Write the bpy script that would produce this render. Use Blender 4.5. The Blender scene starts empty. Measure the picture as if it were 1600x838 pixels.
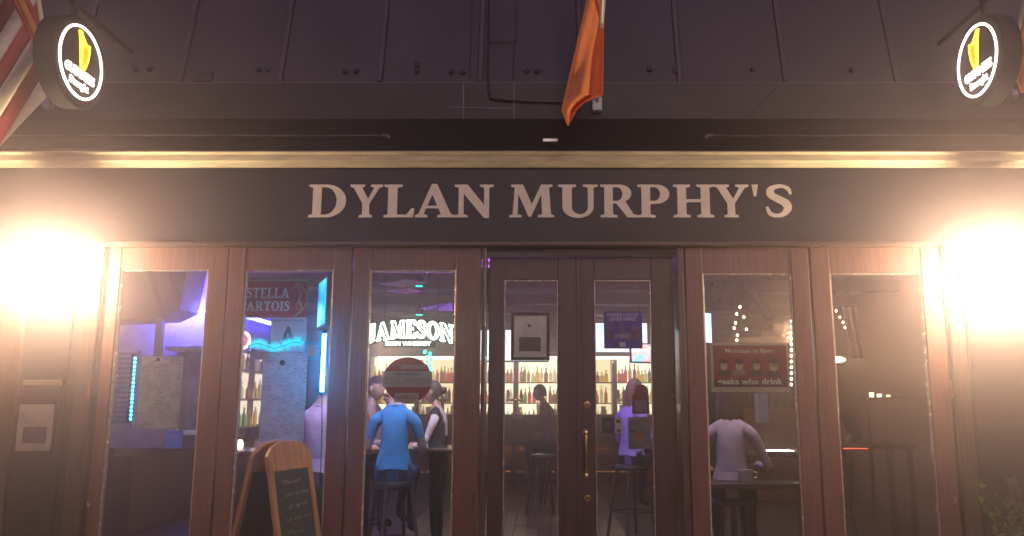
import bpy, bmesh, math, random
from mathutils import Vector, Matrix, Quaternion, noise
R = math.radians
rnd = random.Random(7)
SC = bpy.context.scene
COL = SC.collection

# ------------------------------------------------------------------ camera
PITCH, FPX, CX, CY = R(9.5), 1250.0, 850.0, 419.0
EYE = Vector((0.0, -5.6, 1.60))
cam_d = bpy.data.cameras.new('camera')
cam = bpy.data.objects.new('camera', cam_d); COL.objects.link(cam)
cam.location = EYE; cam.rotation_euler = (R(90) + PITCH, 0, 0)
cam_d.sensor_width = 36; cam_d.lens = 36 * FPX / 1600
cam_d.shift_x = -(CX - 800) / 1600
cam_d.clip_start = 0.05; cam_d.clip_end = 500
SC.camera = cam

# ------------------------------------------------------------------ night sky, faint street light, exposure
W = bpy.data.worlds.new('World'); SC.world = W; W.use_nodes = True
wn = W.node_tree; bg = wn.nodes['Background']
sky = wn.nodes.new('ShaderNodeTexSky'); sky.sky_type = 'NISHITA'; sky.sun_disc = False
sky.sun_elevation = R(6); sky.sun_rotation = R(180)
mixc = wn.nodes.new('ShaderNodeMix'); mixc.data_type = 'RGBA'; mixc.blend_type = 'MULTIPLY'
mixc.inputs['Factor'].default_value = 1.0
wn.links.new(sky.outputs[0], mixc.inputs['A']); mixc.inputs['B'].default_value = (.75, .45, 1.6, 1)
wn.links.new(mixc.outputs['Result'], bg.inputs[0]); bg.inputs[1].default_value = 0.046
sun_d = bpy.data.lights.new('sun', 'SUN'); sun_d.energy = 0.5; sun_d.angle = R(20); sun_d.color = (1.0, .82, .66)
sun = bpy.data.objects.new('sun', sun_d); COL.objects.link(sun); sun.rotation_euler = (R(66), 0, R(10))
vs = SC.view_settings; vs.view_transform = 'Standard'; vs.look = 'None'; vs.exposure = 1.0; vs.gamma = 1.0
vs.use_curve_mapping = False
SC.cycles.use_denoising = True
SC.cycles.max_bounces = 7; SC.cycles.diffuse_bounces = 3; SC.cycles.glossy_bounces = 3
SC.cycles.transparent_max_bounces = 12; SC.cycles.volume_bounces = 0
SC.cycles.sample_clamp_indirect = 4

# ------------------------------------------------------------------ pixel helper: a ray cut with a plane Y = const
def at(px, py, Y=0.0):
    u = (px - CX) / FPX; v = (CY - py) / FPX
    d = Vector((u, math.cos(PITCH) - v * math.sin(PITCH), math.sin(PITCH) + v * math.cos(PITCH)))
    return EYE + d * ((Y - EYE.y) / d.y)
def X(px, Y=0.0, py=450): return at(px, py, Y).x
def Z(py, Y=0.0): return at(850, py, Y).z

# ------------------------------------------------------------------ materials
MATS = {}
def mat(name, col=(.5, .5, .5), rough=.6, metal=0, var=.25, scale=8.0, stretch=(1, 1, 1), bump=.0, emit=None, es=1.0,
        coat=0.0, spec=.5, var2=None):
    if name in MATS: return MATS[name]
    m = bpy.data.materials.new(name); m.use_nodes = True
    nt = m.node_tree; b = nt.nodes['Principled BSDF']
    b.inputs['Roughness'].default_value = rough; b.inputs['Metallic'].default_value = metal
    b.inputs['Specular IOR Level'].default_value = spec
    b.inputs['Coat Weight'].default_value = coat
    tc = nt.nodes.new('ShaderNodeTexCoord'); mp = nt.nodes.new('ShaderNodeMapping')
    mp.inputs['Scale'].default_value = stretch
    nt.links.new(tc.outputs['Object'], mp.inputs[0])
    nz = nt.nodes.new('ShaderNodeTexNoise'); nz.inputs['Scale'].default_value = scale
    nz.inputs['Detail'].default_value = 5; nz.inputs['Roughness'].default_value = .6
    nt.links.new(mp.outputs[0], nz.inputs['Vector'])
    rp = nt.nodes.new('ShaderNodeValToRGB')
    rp.color_ramp.elements[0].position = .3; rp.color_ramp.elements[1].position = .7
    c0 = [max(0, c * (1 - var)) for c in col]; c1 = [min(1, c * (1 + var)) for c in col]
    if var2: c1 = var2
    rp.color_ramp.elements[0].color = (*c0, 1); rp.color_ramp.elements[1].color = (*c1, 1)
    nt.links.new(nz.outputs['Fac'], rp.inputs[0]); nt.links.new(rp.outputs[0], b.inputs['Base Color'])
    mr = nt.nodes.new('ShaderNodeMapRange'); mr.inputs['To Min'].default_value = max(.02, rough - .12)
    mr.inputs['To Max'].default_value = min(1, rough + .12)
    nt.links.new(nz.outputs['Fac'], mr.inputs[0]); nt.links.new(mr.outputs[0], b.inputs['Roughness'])
    if bump:
        bp = nt.nodes.new('ShaderNodeBump'); bp.inputs['Strength'].default_value = bump; bp.inputs['Distance'].default_value = .01
        nt.links.new(nz.outputs['Fac'], bp.inputs['Height']); nt.links.new(bp.outputs[0], b.inputs['Normal'])
    if emit:
        b.inputs['Emission Color'].default_value = (*emit, 1); b.inputs['Emission Strength'].default_value = es
    MATS[name] = m
    return m

def glow(name, col, s):
    if name in MATS: return MATS[name]
    m = bpy.data.materials.new(name); m.use_nodes = True; nt = m.node_tree
    nt.nodes.remove(nt.nodes['Principled BSDF'])
    e = nt.nodes.new('ShaderNodeEmission'); e.inputs[0].default_value = (*col, 1); e.inputs[1].default_value = s
    nt.links.new(e.outputs[0], nt.nodes['Material Output'].inputs[0]); MATS[name] = m
    return m

def glass_mat(name, tint=(.93, .95, .95), rough=.02, refl=1.0):
    if name in MATS: return MATS[name]
    m = bpy.data.materials.new(name); m.use_nodes = True; nt = m.node_tree
    nt.nodes.remove(nt.nodes['Principled BSDF'])
    tr = nt.nodes.new('ShaderNodeBsdfTransparent'); tr.inputs[0].default_value = (*tint, 1)
    gl = nt.nodes.new('ShaderNodeBsdfGlossy'); gl.inputs['Roughness'].default_value = rough
    fr = nt.nodes.new('ShaderNodeFresnel'); fr.inputs[0].default_value = 1.5
    mu = nt.nodes.new('ShaderNodeMath'); mu.operation = 'MULTIPLY'; mu.inputs[1].default_value = refl
    mx = nt.nodes.new('ShaderNodeMixShader')
    nt.links.new(fr.outputs[0], mu.inputs[0]); nt.links.new(mu.outputs[0], mx.inputs[0])
    nt.links.new(tr.outputs[0], mx.inputs[1]); nt.links.new(gl.outputs[0], mx.inputs[2])
    nt.links.new(mx.outputs[0], nt.nodes['Material Output'].inputs[0]); MATS[name] = m
    return m

def frosted_mat(name, col, k=.55):
    if name in MATS: return MATS[name]
    m = bpy.data.materials.new(name); m.use_nodes = True; nt = m.node_tree
    nt.nodes.remove(nt.nodes['Principled BSDF'])
    tr = nt.nodes.new('ShaderNodeBsdfTransparent'); tl = nt.nodes.new('ShaderNodeBsdfTranslucent')
    tl.inputs[0].default_value = (*col, 1); mx = nt.nodes.new('ShaderNodeMixShader'); mx.inputs[0].default_value = k
    nt.links.new(tr.outputs[0], mx.inputs[1]); nt.links.new(tl.outputs[0], mx.inputs[2])
    nt.links.new(mx.outputs[0], nt.nodes['Material Output'].inputs[0]); MATS[name] = m
    return m

def screen_mat(name, a, b, c, s, scale=5.0):
    """a lit picture: blotches of three colours"""
    if name in MATS: return MATS[name]
    m = bpy.data.materials.new(name); m.use_nodes = True; nt = m.node_tree
    nt.nodes.remove(nt.nodes['Principled BSDF'])
    tc = nt.nodes.new('ShaderNodeTexCoord'); nz = nt.nodes.new('ShaderNodeTexNoise'); nz.inputs['Scale'].default_value = scale
    nz.inputs['Detail'].default_value = 1.5
    nt.links.new(tc.outputs['Object'], nz.inputs['Vector'])
    rp = nt.nodes.new('ShaderNodeValToRGB'); rp.color_ramp.interpolation = 'EASE'
    rp.color_ramp.elements[0].position = .38; rp.color_ramp.elements[1].position = .62
    rp.color_ramp.elements[0].color = (*a, 1); rp.color_ramp.elements[1].color = (*c, 1)
    el = rp.color_ramp.elements.new(.5); el.color = (*b, 1)
    e = nt.nodes.new('ShaderNodeEmission'); e.inputs[1].default_value = s
    nt.links.new(nz.outputs['Fac'], rp.inputs[0]); nt.links.new(rp.outputs[0], e.inputs[0])
    nt.links.new(e.outputs[0], nt.nodes['Material Output'].inputs[0]); MATS[name] = m
    return m

def print_mat(name, paper, ink, rows=60.0, width=.06, thresh=.45, rough=.7, trans=.0):
    """printed rows of small unreadable words (object x,z coordinates)"""
    if name in MATS: return MATS[name]
    m = bpy.data.materials.new(name); m.use_nodes = True; nt = m.node_tree; b = nt.nodes['Principled BSDF']
    b.inputs['Roughness'].default_value = rough
    tc = nt.nodes.new('ShaderNodeTexCoord'); sp = nt.nodes.new('ShaderNodeSeparateXYZ'); cb = nt.nodes.new('ShaderNodeCombineXYZ')
    nt.links.new(tc.outputs['Object'], sp.inputs[0]); nt.links.new(sp.outputs['X'], cb.inputs['X']); nt.links.new(sp.outputs['Z'], cb.inputs['Y'])
    br = nt.nodes.new('ShaderNodeTexBrick'); br.inputs['Scale'].default_value = rows
    br.inputs['Brick Width'].default_value = 1.7; br.inputs['Row Height'].default_value = .8; br.inputs['Mortar Size'].default_value = .17
    br.inputs['Color1'].default_value = (0, 0, 0, 1); br.inputs['Color2'].default_value = (.9, .9, .9, 1); br.inputs['Mortar'].default_value = (1, 1, 1, 1)
    nt.links.new(cb.outputs[0], br.inputs['Vector'])
    nz = nt.nodes.new('ShaderNodeTexNoise'); nz.inputs['Scale'].default_value = 9; nt.links.new(cb.outputs[0], nz.inputs['Vector'])
    mth = nt.nodes.new('ShaderNodeMath'); mth.operation = 'GREATER_THAN'; mth.inputs[1].default_value = thresh
    nt.links.new(nz.outputs['Fac'], mth.inputs[0])
    inv = nt.nodes.new('ShaderNodeMath'); inv.operation = 'SUBTRACT'; inv.inputs[0].default_value = 1
    nt.links.new(br.outputs['Color'], inv.inputs[1])
    mul = nt.nodes.new('ShaderNodeMath'); mul.operation = 'MULTIPLY'
    nt.links.new(inv.outputs[0], mul.inputs[0]); nt.links.new(mth.outputs[0], mul.inputs[1])
    mx = nt.nodes.new('ShaderNodeMix'); mx.data_type = 'RGBA'
    mx.inputs['A'].default_value = (*paper, 1); mx.inputs['B'].default_value = (*ink, 1)
    nt.links.new(mul.outputs[0], mx.inputs['Factor']); nt.links.new(mx.outputs['Result'], b.inputs['Base Color'])
    if trans:      # thin paper lets the bar light through
        tl = nt.nodes.new('ShaderNodeBsdfTranslucent'); nt.links.new(mx.outputs['Result'], tl.inputs[0])
        ms = nt.nodes.new('ShaderNodeMixShader'); ms.inputs[0].default_value = trans
        nt.links.new(b.outputs[0], ms.inputs[1]); nt.links.new(tl.outputs[0], ms.inputs[2])
        nt.links.new(ms.outputs[0], nt.nodes['Material Output'].inputs[0])
    MATS[name] = m
    return m

def thin_mat(name, col, k=.5, rough=.8):
    """cloth or card that lets some light through"""
    if name in MATS: return MATS[name]
    m = mat(name, col, rough, var=.15, scale=14, bump=.15); nt = m.node_tree; b = nt.nodes['Principled BSDF']
    tl = nt.nodes.new('ShaderNodeBsdfTranslucent'); tl.inputs[0].default_value = (*col, 1)
    ms = nt.nodes.new('ShaderNodeMixShader'); ms.inputs[0].default_value = k
    nt.links.new(b.outputs[0], ms.inputs[1]); nt.links.new(tl.outputs[0], ms.inputs[2])
    nt.links.new(ms.outputs[0], nt.nodes['Material Output'].inputs[0])
    return m

def wood(name, c, rough=.42, coat=.25, s=6): return mat(name, c, rough, var=.45, scale=s, stretch=(9, 9, .6), bump=.25, coat=coat)

M = dict(
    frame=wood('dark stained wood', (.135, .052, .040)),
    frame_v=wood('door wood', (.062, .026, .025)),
    board=mat('fascia paint', (.010, .008, .014), .5, var=.35, scale=5, bump=.1),
    wall=mat('wall paint', (.013, .009, .012), .55, var=.3, scale=6, bump=.2),
    pil=wood('pilaster wood', (.075, .040, .03)),
    band=mat('fascia metal', (.23, .175, .19), .6, var=.3, scale=3, bump=.15),
    roof=mat('roof sheet', (.046, .036, .05), .55, var=.3, scale=2.5, stretch=(1, 1, .35), bump=.15),
    rib=mat('roof batten', (.07, .056, .07), .5, var=.25),
    dark=mat('black metal', (.014, .013, .016), .4, var=.3),
    gutter=mat('awning box', (.005, .004, .008), .75, spec=.08, var=.3),
    cornice=mat('cream paint', (.55, .47, .33), .5, var=.22, scale=7, stretch=(.6, 1, 5), bump=.2),
    letter=mat('letter gold paint', (.82, .74, .56), .5, var=.10, scale=12),
    alum=mat('worn aluminium', (.42, .40, .38), .35, .85, var=.2),
    bead=mat('glazing bead', (.55, .45, .38), .25, .4, var=.25, scale=20),
    brass=mat('brass', (.62, .43, .18), .25, 1.0, var=.2),
    glass=glass_mat('window glass'),
    white=mat('white plastic', (.7, .68, .64), .5, var=.1),
    paper=thin_mat('paper', (.75, .72, .68), .35),
)

# ------------------------------------------------------------------ mesh helpers
class MB:
    def __init__(s): s.v = []; s.f = []; s.mi = []
    def add(s, vs, fs, mi=0):
        o = len(s.v); s.v += [Vector(v) for v in vs]; s.f += [[i + o for i in f] for f in fs]; s.mi += [mi] * len(fs); return s
    def box(s, a, b, mi=0, mtx=None):
        x0, y0, z0 = a; x1, y1, z1 = b
        vs = [Vector(p) for p in ((x0, y0, z0), (x1, y0, z0), (x1, y1, z0), (x0, y1, z0), (x0, y0, z1), (x1, y0, z1), (x1, y1, z1), (x0, y1, z1))]
        if mtx: vs = [mtx @ v for v in vs]
        return s.add(vs, [(0, 3, 2, 1), (4, 5, 6, 7), (0, 1, 5, 4), (1, 2, 6, 5), (2, 3, 7, 6), (3, 0, 4, 7)], mi)
    def tube(s, pts, r, n=8, mi=0, closed=False, caps=True):
        pts = [Vector(p) for p in pts]; N = len(pts); vs = []; prev = None
        rr = r if isinstance(r, (list, tuple)) else [r] * N
        for i, p in enumerate(pts):
            if closed: t = pts[(i + 1) % N] - pts[i - 1]
            else: t = pts[min(i + 1, N - 1)] - pts[max(i - 1, 0)]
            if t.length < 1e-9: t = Vector((0, 0, 1))
            t.normalize()
            if prev is None:
                a = t.orthogonal().normalized()
            else:
                a = prev - t * prev.dot(t)
                a = a.normalized() if a.length > 1e-6 else t.orthogonal().normalized()
            prev = a; b = t.cross(a)
            for k in range(n):
                q = 2 * math.pi * k / n
                vs.append(p + (a * math.cos(q) + b * math.sin(q)) * rr[i])
        fs = []
        for i in range(N if closed else N - 1):
            j = (i + 1) % N
            for k in range(n):
                l = (k + 1) % n
                fs.append((i * n + k, i * n + l, j * n + l, j * n + k))
        if caps and not closed:
            fs.append(tuple(reversed(range(n)))); fs.append(tuple((N - 1) * n + k for k in range(n)))
        return s.add(vs, fs, mi)
    def lathe(s, prof, n=16, c=(0, 0, 0), mi=0, mtx=None):
        vs = []; c = Vector(c)
        for r, z in prof:
            for k in range(n):
                q = 2 * math.pi * k / n
                vs.append(Vector((r * math.cos(q), r * math.sin(q), z)))
        if mtx: vs = [mtx @ v for v in vs]
        vs = [v + c for v in vs]
        P = len(prof); fs = []
        for i in range(P - 1):
            for k in range(n):
                l = (k + 1) % n
                fs.append((i * n + k, i * n + l, (i + 1) * n + l, (i + 1) * n + k))
        fs.append(tuple(reversed(range(n)))); fs.append(tuple((P - 1) * n + k for k in range(n)))
        return s.add(vs, fs, mi)
    def sphere(s, c, r, n=10, mi=0):
        r = Vector(r) if isinstance(r, (tuple, list)) else Vector((r, r, r)); c = Vector(c); vs = []; fs = []
        m = max(4, n // 2 + 1)
        for i in range(m + 1):
            th = math.pi * i / m
            for k in range(n):
                q = 2 * math.pi * k / n
                vs.append(c + Vector((r.x * math.sin(th) * math.cos(q), r.y * math.sin(th) * math.sin(q), r.z * math.cos(th))))
        for i in range(m):
            for k in range(n):
                l = (k + 1) % n
                fs.append((i * n + k, (i + 1) * n + k, (i + 1) * n + l, i * n + l))
        return s.add(vs, fs, mi)
    def prism(s, poly, y0, y1, mi=0, mtx=None):
        """x,z outline pushed from y0 to y1"""
        n = len(poly); vs = [Vector((x, y0, z)) for x, z in poly] + [Vector((x, y1, z)) for x, z in poly]
        if mtx: vs = [mtx @ v for v in vs]
        fs = [tuple(range(n)), tuple(reversed(range(n, 2 * n)))] + [(i, i + n, (i + 1) % n + n, (i + 1) % n) for i in range(n)]
        return s.add(vs, fs, mi)
    def build(s, name, mats, parent=None, bevel=0, smooth=False, world=True, seg=1):
        off = Vector((0, 0, 0))
        if world and parent is not None:
            p = parent
            while p: off += p.location; p = p.parent
        me = bpy.data.meshes.new(name)
        me.from_pydata([tuple(v - off) for v in s.v], [], s.f)
        for m in (mats if isinstance(mats, (list, tuple)) else [mats]): me.materials.append(m)
        me.polygons.foreach_set('material_index', s.mi)
        bm = bmesh.new(); bm.from_mesh(me); bmesh.ops.remove_doubles(bm, verts=bm.verts, dist=1e-6)
        bmesh.ops.recalc_face_normals(bm, faces=bm.faces)
        if bevel:
            es = [e for e in bm.edges if len(e.link_faces) == 2 and e.calc_face_angle(0) > .5]
            bmesh.ops.bevel(bm, geom=es, offset=bevel, segments=seg, affect='EDGES', clamp_overlap=True)
        if smooth:
            for f in bm.faces: f.smooth = True
        bm.to_mesh(me); bm.free()
        if smooth: me.set_sharp_from_angle(angle=R(40))
        return link(name, me, parent)

def link(name, data, parent=None, loc=None):
    o = bpy.data.objects.new(name, data); COL.objects.link(o)
    if parent: o.parent = parent
    if loc is not None: o.location = loc
    return o
def tag(o, label=None, cat=None, group=None, kind=None):
    if label: o['label'] = label
    if cat: o['category'] = cat
    if group: o['group'] = group
    if kind: o['kind'] = kind
    return o
def thing(name, label, cat, loc=(0, 0, 0), rz=0, group=None):
    o = bpy.data.objects.new(name, None); COL.objects.link(o); o.empty_display_size = .1
    o.location = loc; o.rotation_euler = (0, 0, rz)
    return tag(o, label, cat, group)
def part_empty(name, parent):
    o = bpy.data.objects.new(name, None); COL.objects.link(o); o.empty_display_size = .05; o.parent = parent
    return o
def copy_tree(o, parent=None):
    c = o.copy(); COL.objects.link(c); c.parent = parent
    for ch in list(o.children): copy_tree(ch, c)
    return c
def bx(name, a, b, m, parent=None, bevel=.003, **k): return MB().box(a, b).build(name, m, parent, bevel=bevel, **k)
def struct(o): o['kind'] = 'structure'; return o

def sans(name, body, width, m, parent, loc, height=None, bold=0.0, depth=.0006, rz=0, thick=None, outline=0):
    """flat lettering, facing -Y, centred at loc, scaled to width/height; mesh"""
    cu = bpy.data.curves.new(name, 'FONT'); cu.body = body; cu.size = 1; cu.align_x = 'CENTER'; cu.align_y = 'CENTER'
    cu.offset = bold; cu.resolution_u = 2
    if outline: cu.fill_mode = 'NONE'; cu.bevel_depth = outline; cu.bevel_resolution = 0
    else: cu.extrude = .01
    t = bpy.data.objects.new(name, cu); COL.objects.link(t)
    bpy.context.view_layer.update()
    me = bpy.data.meshes.new_from_object(t.evaluated_get(bpy.context.evaluated_depsgraph_get()))
    bpy.data.objects.remove(t); bpy.data.curves.remove(cu)
    xs = [v.co.x for v in me.vertices]; ys = [v.co.y for v in me.vertices]
    cx, cy = (min(xs) + max(xs)) / 2, (min(ys) + max(ys)) / 2
    kx = width / (max(xs) - min(xs)); ky = height / (max(ys) - min(ys)) if height else kx
    for v in me.vertices:
        x, y, z = v.co; v.co = Vector(((x - cx) * kx, -z * depth / .01, (y - cy) * ky))
    me.name = name; me.materials.clear(); me.materials.append(m)
    o = link(name, me, parent); o.location = loc; o.rotation_euler = (0, 0, rz)
    return o

# ------------------------------------------------------------------ serif capitals drawn as outlines (cap height 1)
def arc(cx, cy, rx, ry, a0, a1, n=12):
    return [(cx + rx * math.cos(R(a0 + (a1 - a0) * i / n)), cy + ry * math.sin(R(a0 + (a1 - a0) * i / n))) for i in range(n + 1)]
def ribbon(pts, ws, n=5):
    P = [Vector((*p, 0)) for p in pts]; out = []
    def cr(a, b, c, d, t): return .5 * ((2 * b) + (c - a) * t + (2 * a - 5 * b + 4 * c - d) * t * t + (3 * b - a - 3 * c + d) * t ** 3)
    C = []; Wd = []
    for i in range(len(P) - 1):
        a, b, c, d = P[max(i - 1, 0)], P[i], P[i + 1], P[min(i + 2, len(P) - 1)]
        for k in range(n): C.append(cr(a, b, c, d, k / n)); Wd.append(ws[i] + (ws[i + 1] - ws[i]) * k / n)
    C.append(P[-1]); Wd.append(ws[-1]); L = []; Rr = []
    for i, c in enumerate(C):
        t = (C[min(i + 1, len(C) - 1)] - C[max(i - 1, 0)]).normalized(); nn = Vector((-t.y, t.x, 0))
        L.append(c + nn * Wd[i] / 2); Rr.append(c - nn * Wd[i] / 2)
    return [(p.x, p.y) for p in L + Rr[::-1]]
S_PTS = [(.60, .70), (.55, .87), (.42, .95), (.28, .94), (.15, .85), (.16, .68), (.32, .55), (.48, .43), (.52, .27), (.43, .11), (.27, .055), (.12, .11), (.05, .32)]
S_W = [.05, .10, .10, .12, .16, .19, .21, .21, .18, .14, .11, .11, .05]
GL = {
 'D': [[(0, 0), (0, .06), (.09, .09), (.09, .91), (0, .94), (0, 1), (.42, 1)] + arc(.42, .5, .45, .5, 80, -80) + [(.42, 0)],
       [(.29, .08), (.29, .92), (.38, .92)] + arc(.38, .5, .27, .42, 80, -80) + [(.38, .08)]],
 'Y': [[(.27, 0), (.27, .06), (.36, .09), (.36, .42), (.1, .9), (0, .94), (0, 1), (.42, 1), (.42, .94), (.34, .91), (.52, .56), (.69, .91), (.59, .94), (.59, 1), (.94, 1), (.94, .94), (.84, .9), (.56, .42), (.56, .09), (.65, .06), (.65, 0)]],
 'L': [[(0, 0), (0, .06), (.09, .09), (.09, .91), (0, .94), (0, 1), (.4, 1), (.4, .94), (.29, .91), (.29, .08), (.5, .08), (.6, .27), (.67, .27), (.64, 0)]],
 'A': [[(0, 0), (0, .06), (.08, .1), (.38, 1.02), (.5, 1.02), (.83, .1), (.92, .06), (.92, 0), (.52, 0), (.52, .06), (.6, .09), (.54, .27), (.25, .27), (.2, .1), (.29, .06), (.29, 0)], [(.28, .35), (.51, .35), (.395, .69)]],
 'N': [[(0, 0), (0, .06), (.1, .09), (.1, .91), (0, .94), (0, 1), (.31, 1), (.7, .38), (.7, .91), (.6, .94), (.6, 1), (.92, 1), (.92, .94), (.82, .91), (.82, -.02), (.7, -.02), (.22, .72), (.22, .09), (.32, .06), (.32, 0)]],
 'M': [[(0, 0), (0, .06), (.08, .09), (.13, .91), (.04, .94), (.04, 1), (.33, 1), (.55, .4), (.78, 1), (1.06, 1), (1.06, .94), (.97, .91), (1.02, .09), (1.1, .06), (1.1, 0), (.7, 0), (.7, .06), (.8, .09), (.78, .7), (.53, .02), (.47, .02), (.22, .7), (.2, .09), (.3, .06), (.3, 0)]],
 'U': [[(0, 1), (.38, 1), (.38, .94), (.29, .91)] + arc(.46, .32, .17, .23, 180, 360) + [(.63, .91), (.53, .94), (.53, 1), (.84, 1), (.84, .94), (.75, .91)] + arc(.42, .32, .33, .34, 0, -180) + [(.09, .91), (0, .94)]],
 'R': [[(0, 0), (0, .06), (.09, .09), (.09, .91), (0, .94), (0, 1), (.44, 1)] + arc(.44, .73, .28, .27, 85, -62) + [(.76, .1), (.86, .06), (.86, 0), (.62, 0), (.37, .42), (.29, .42), (.29, .09), (.39, .06), (.39, 0)], [(.29, .5), (.29, .92), (.38, .92)] + arc(.38, .71, .13, .21, 85, -85) + [(.38, .5)]],
 'P': [[(0, 0), (0, .06), (.09, .09), (.09, .91), (0, .94), (0, 1), (.44, 1)] + arc(.44, .71, .29, .29, 85, -85) + [(.29, .41), (.29, .09), (.4, .06), (.4, 0)], [(.29, .5), (.29, .92), (.38, .92)] + arc(.38, .71, .14, .21, 85, -85) + [(.38, .5)]],
 'H': [[(0, 0), (0, .06), (.09, .09), (.09, .91), (0, .94), (0, 1), (.38, 1), (.38, .94), (.29, .91), (.29, .55), (.62, .55), (.62, .91), (.53, .94), (.53, 1), (.91, 1), (.91, .94), (.82, .91), (.82, .09), (.91, .06), (.91, 0), (.53, 0), (.53, .06), (.62, .09), (.62, .46), (.29, .46), (.29, .09), (.38, .06), (.38, 0)]],
 'S': [ribbon(S_PTS, S_W)],
 "'": [[(0, 1), (.17, 1), (.11, .64), (.05, .64)]],
 'E': [[(0, 0), (0, .07), (.08, .1), (.08, .9), (0, .93), (0, 1), (.65, 1), (.65, .74), (.57, .74), (.5, .89), (.29, .89), (.29, .57), (.48, .57), (.48, .45), (.29, .45), (.29, .11), (.52, .11), (.6, .28), (.68, .28), (.68, 0)]],
 'T': [[(.22, 0), (.22, .06), (.31, .09), (.31, .9), (.18, .9), (.1, .74), (.02, .74), (.04, 1), (.78, 1), (.8, .74), (.72, .74), (.64, .9), (.51, .9), (.51, .09), (.6, .06), (.6, 0)]],
 'O': [arc(.44, .5, .44, .51, 0, 348, 29), arc(.44, .5, .23, .42, 0, 348, 29)],
 'I': [[(0, 0), (0, .06), (.09, .09), (.09, .91), (0, .94), (0, 1), (.38, 1), (.38, .94), (.29, .91), (.29, .09), (.38, .06), (.38, 0)]],
 'J': [[(.1, 1), (.56, 1), (.56, .92), (.49, .89), (.49, .28), (.42, .07), (.25, 0), (.08, .03), (0, .15), (.03, .3), (.15, .32), (.2, .18), (.27, .17), (.29, .28), (.29, .89), (.1, .92)]],
}
def glyph_size(ch):
    xs = [p[0] for l in GL[ch] for p in l]; return min(xs), max(xs)
def serif(name, ch, x0, x1, z0, z1, y, depth, m, parent, lean=0.0):
    """one raised serif capital between world x0..x1 and z0..z1 with its front face at y"""
    a, b = glyph_size(ch); cu = bpy.data.curves.new(name, 'CURVE'); cu.dimensions = '2D'; cu.fill_mode = 'BOTH'; cu.extrude = depth / 2
    for lp in GL[ch]:
        sp = cu.splines.new('POLY'); sp.points.add(len(lp) - 1); sp.use_cyclic_u = True
        for q, (px, py) in zip(sp.points, lp): q.co = ((px - a) / (b - a) * (x1 - x0), py * (z1 - z0), 0, 1)
    t = bpy.data.objects.new(name, cu); COL.objects.link(t); bpy.context.view_layer.update()
    me = bpy.data.meshes.new_from_object(t.evaluated_get(bpy.context.evaluated_depsgraph_get()))
    bpy.data.objects.remove(t); bpy.data.curves.remove(cu)
    for v in me.vertices: v.co = Vector((v.co.x, -v.co.z, v.co.y))
    me.materials.clear(); me.materials.append(m); me.name = name
    o = link(name, me, parent); off = Vector((0, 0, 0)); p = parent
    while p: off += p.location; p = p.parent
    o.location = Vector((x0, y + depth / 2, z0)) - off
    return o

# ================================================================== the ground outside
YW = 0.0                                            # face of the shopfront
FLOOR = .15
pv = struct(bx('pavement', (-60, -3.2, -.14), (60, .0, 0), mat('pavement concrete', (.16, .15, .14), .85, var=.25, scale=3, bump=.3), bevel=0))
for k in range(14):
    for j in range(3):
        x0 = -4.9 + k * .7; y0 = -3.0 + j * .98
        bx('paving_slab', (x0, y0, -.02), (x0 + .69, y0 + .97, .008 + rnd.uniform(0, .002)), mat('paving slab %d' % (k % 3), (.17 + .02 * (k % 3), .16 + .018 * (k % 3), .15), .8, var=.3, scale=5, bump=.3), pv, bevel=.004)
struct(bx('kerb', (-60, -3.38, -.14), (60, -3.204, .004), mat('kerb stone', (.3, .29, .28), .8, bump=.3), bevel=.01))
struct(bx('road', (-60, -120, -.3), (60, -3.384, -.13), mat('asphalt', (.045, .044, .046), .85, var=.3, scale=20, bump=.4), bevel=0))

# ================================================================== the building front
B = thing('pub_building', 'dark wooden pub front with folding glazed panels under a grey mansard roof', 'building', (0, 0, 0))
zF0, zF1 = Z(383), Z(263)                           # painted sign board
zC1 = Z(236, -.12)                                  # top of the cream cornice
zG1 = Z(188, -.02)                                  # top of the awning box
zB1 = Z(130, .06)                                   # top of the fascia metal band
xl, xr = X(165), X(1475)                            # the glazed front between the two wall piers
bx('upper_wall', (-9, .03, zF0 + .002), (9, .25, zB1 - .01), M['wall'], B, bevel=0)
bx('pier', (-9, .035, .002), (xl - .002, .25, zF0), M['wall'], B, bevel=0)
bx('pier', (xr + .002, .035, .002), (9, .25, zF0), M['wall'], B, bevel=0)
# trim boards on the piers
for a, b, yy in ((-60, 42, .0), (133, 158, -.012), (1478, 1501, -.012), (1507, 1700, .005)):
    bx('pilaster_board', (X(a), yy, .02), (X(b), yy + .034, Z(365)), M['pil' if yy < .004 else 'wall'], B, bevel=.004)
bx('moulding', (X(108), .012, .02), (X(116), .034, Z(372)), M['wall'], B, bevel=.003)
bx('header_beam', (xl, .10, Z(395, .1)), (xr, .24, zF0), M['frame_v'], B, bevel=.004)
bx('cap_moulding', (xl - .02, -.055, Z(386)), (xr - .06, .03, Z(379)), M['pil'], B, bevel=.006)
bx('threshold', (xl, -.02, .0), (xr, .25, FLOOR - .01), mat('stone step', (.2, .19, .18), .7, bump=.3), B, bevel=.008)
# small joints of the sign board base
for px in (482, 806, 1134):
    bx('clip', (X(px - 3), -.016, Z(381)), (X(px + 3), .0, Z(366)), M['wall'], B, bevel=.002)

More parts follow.
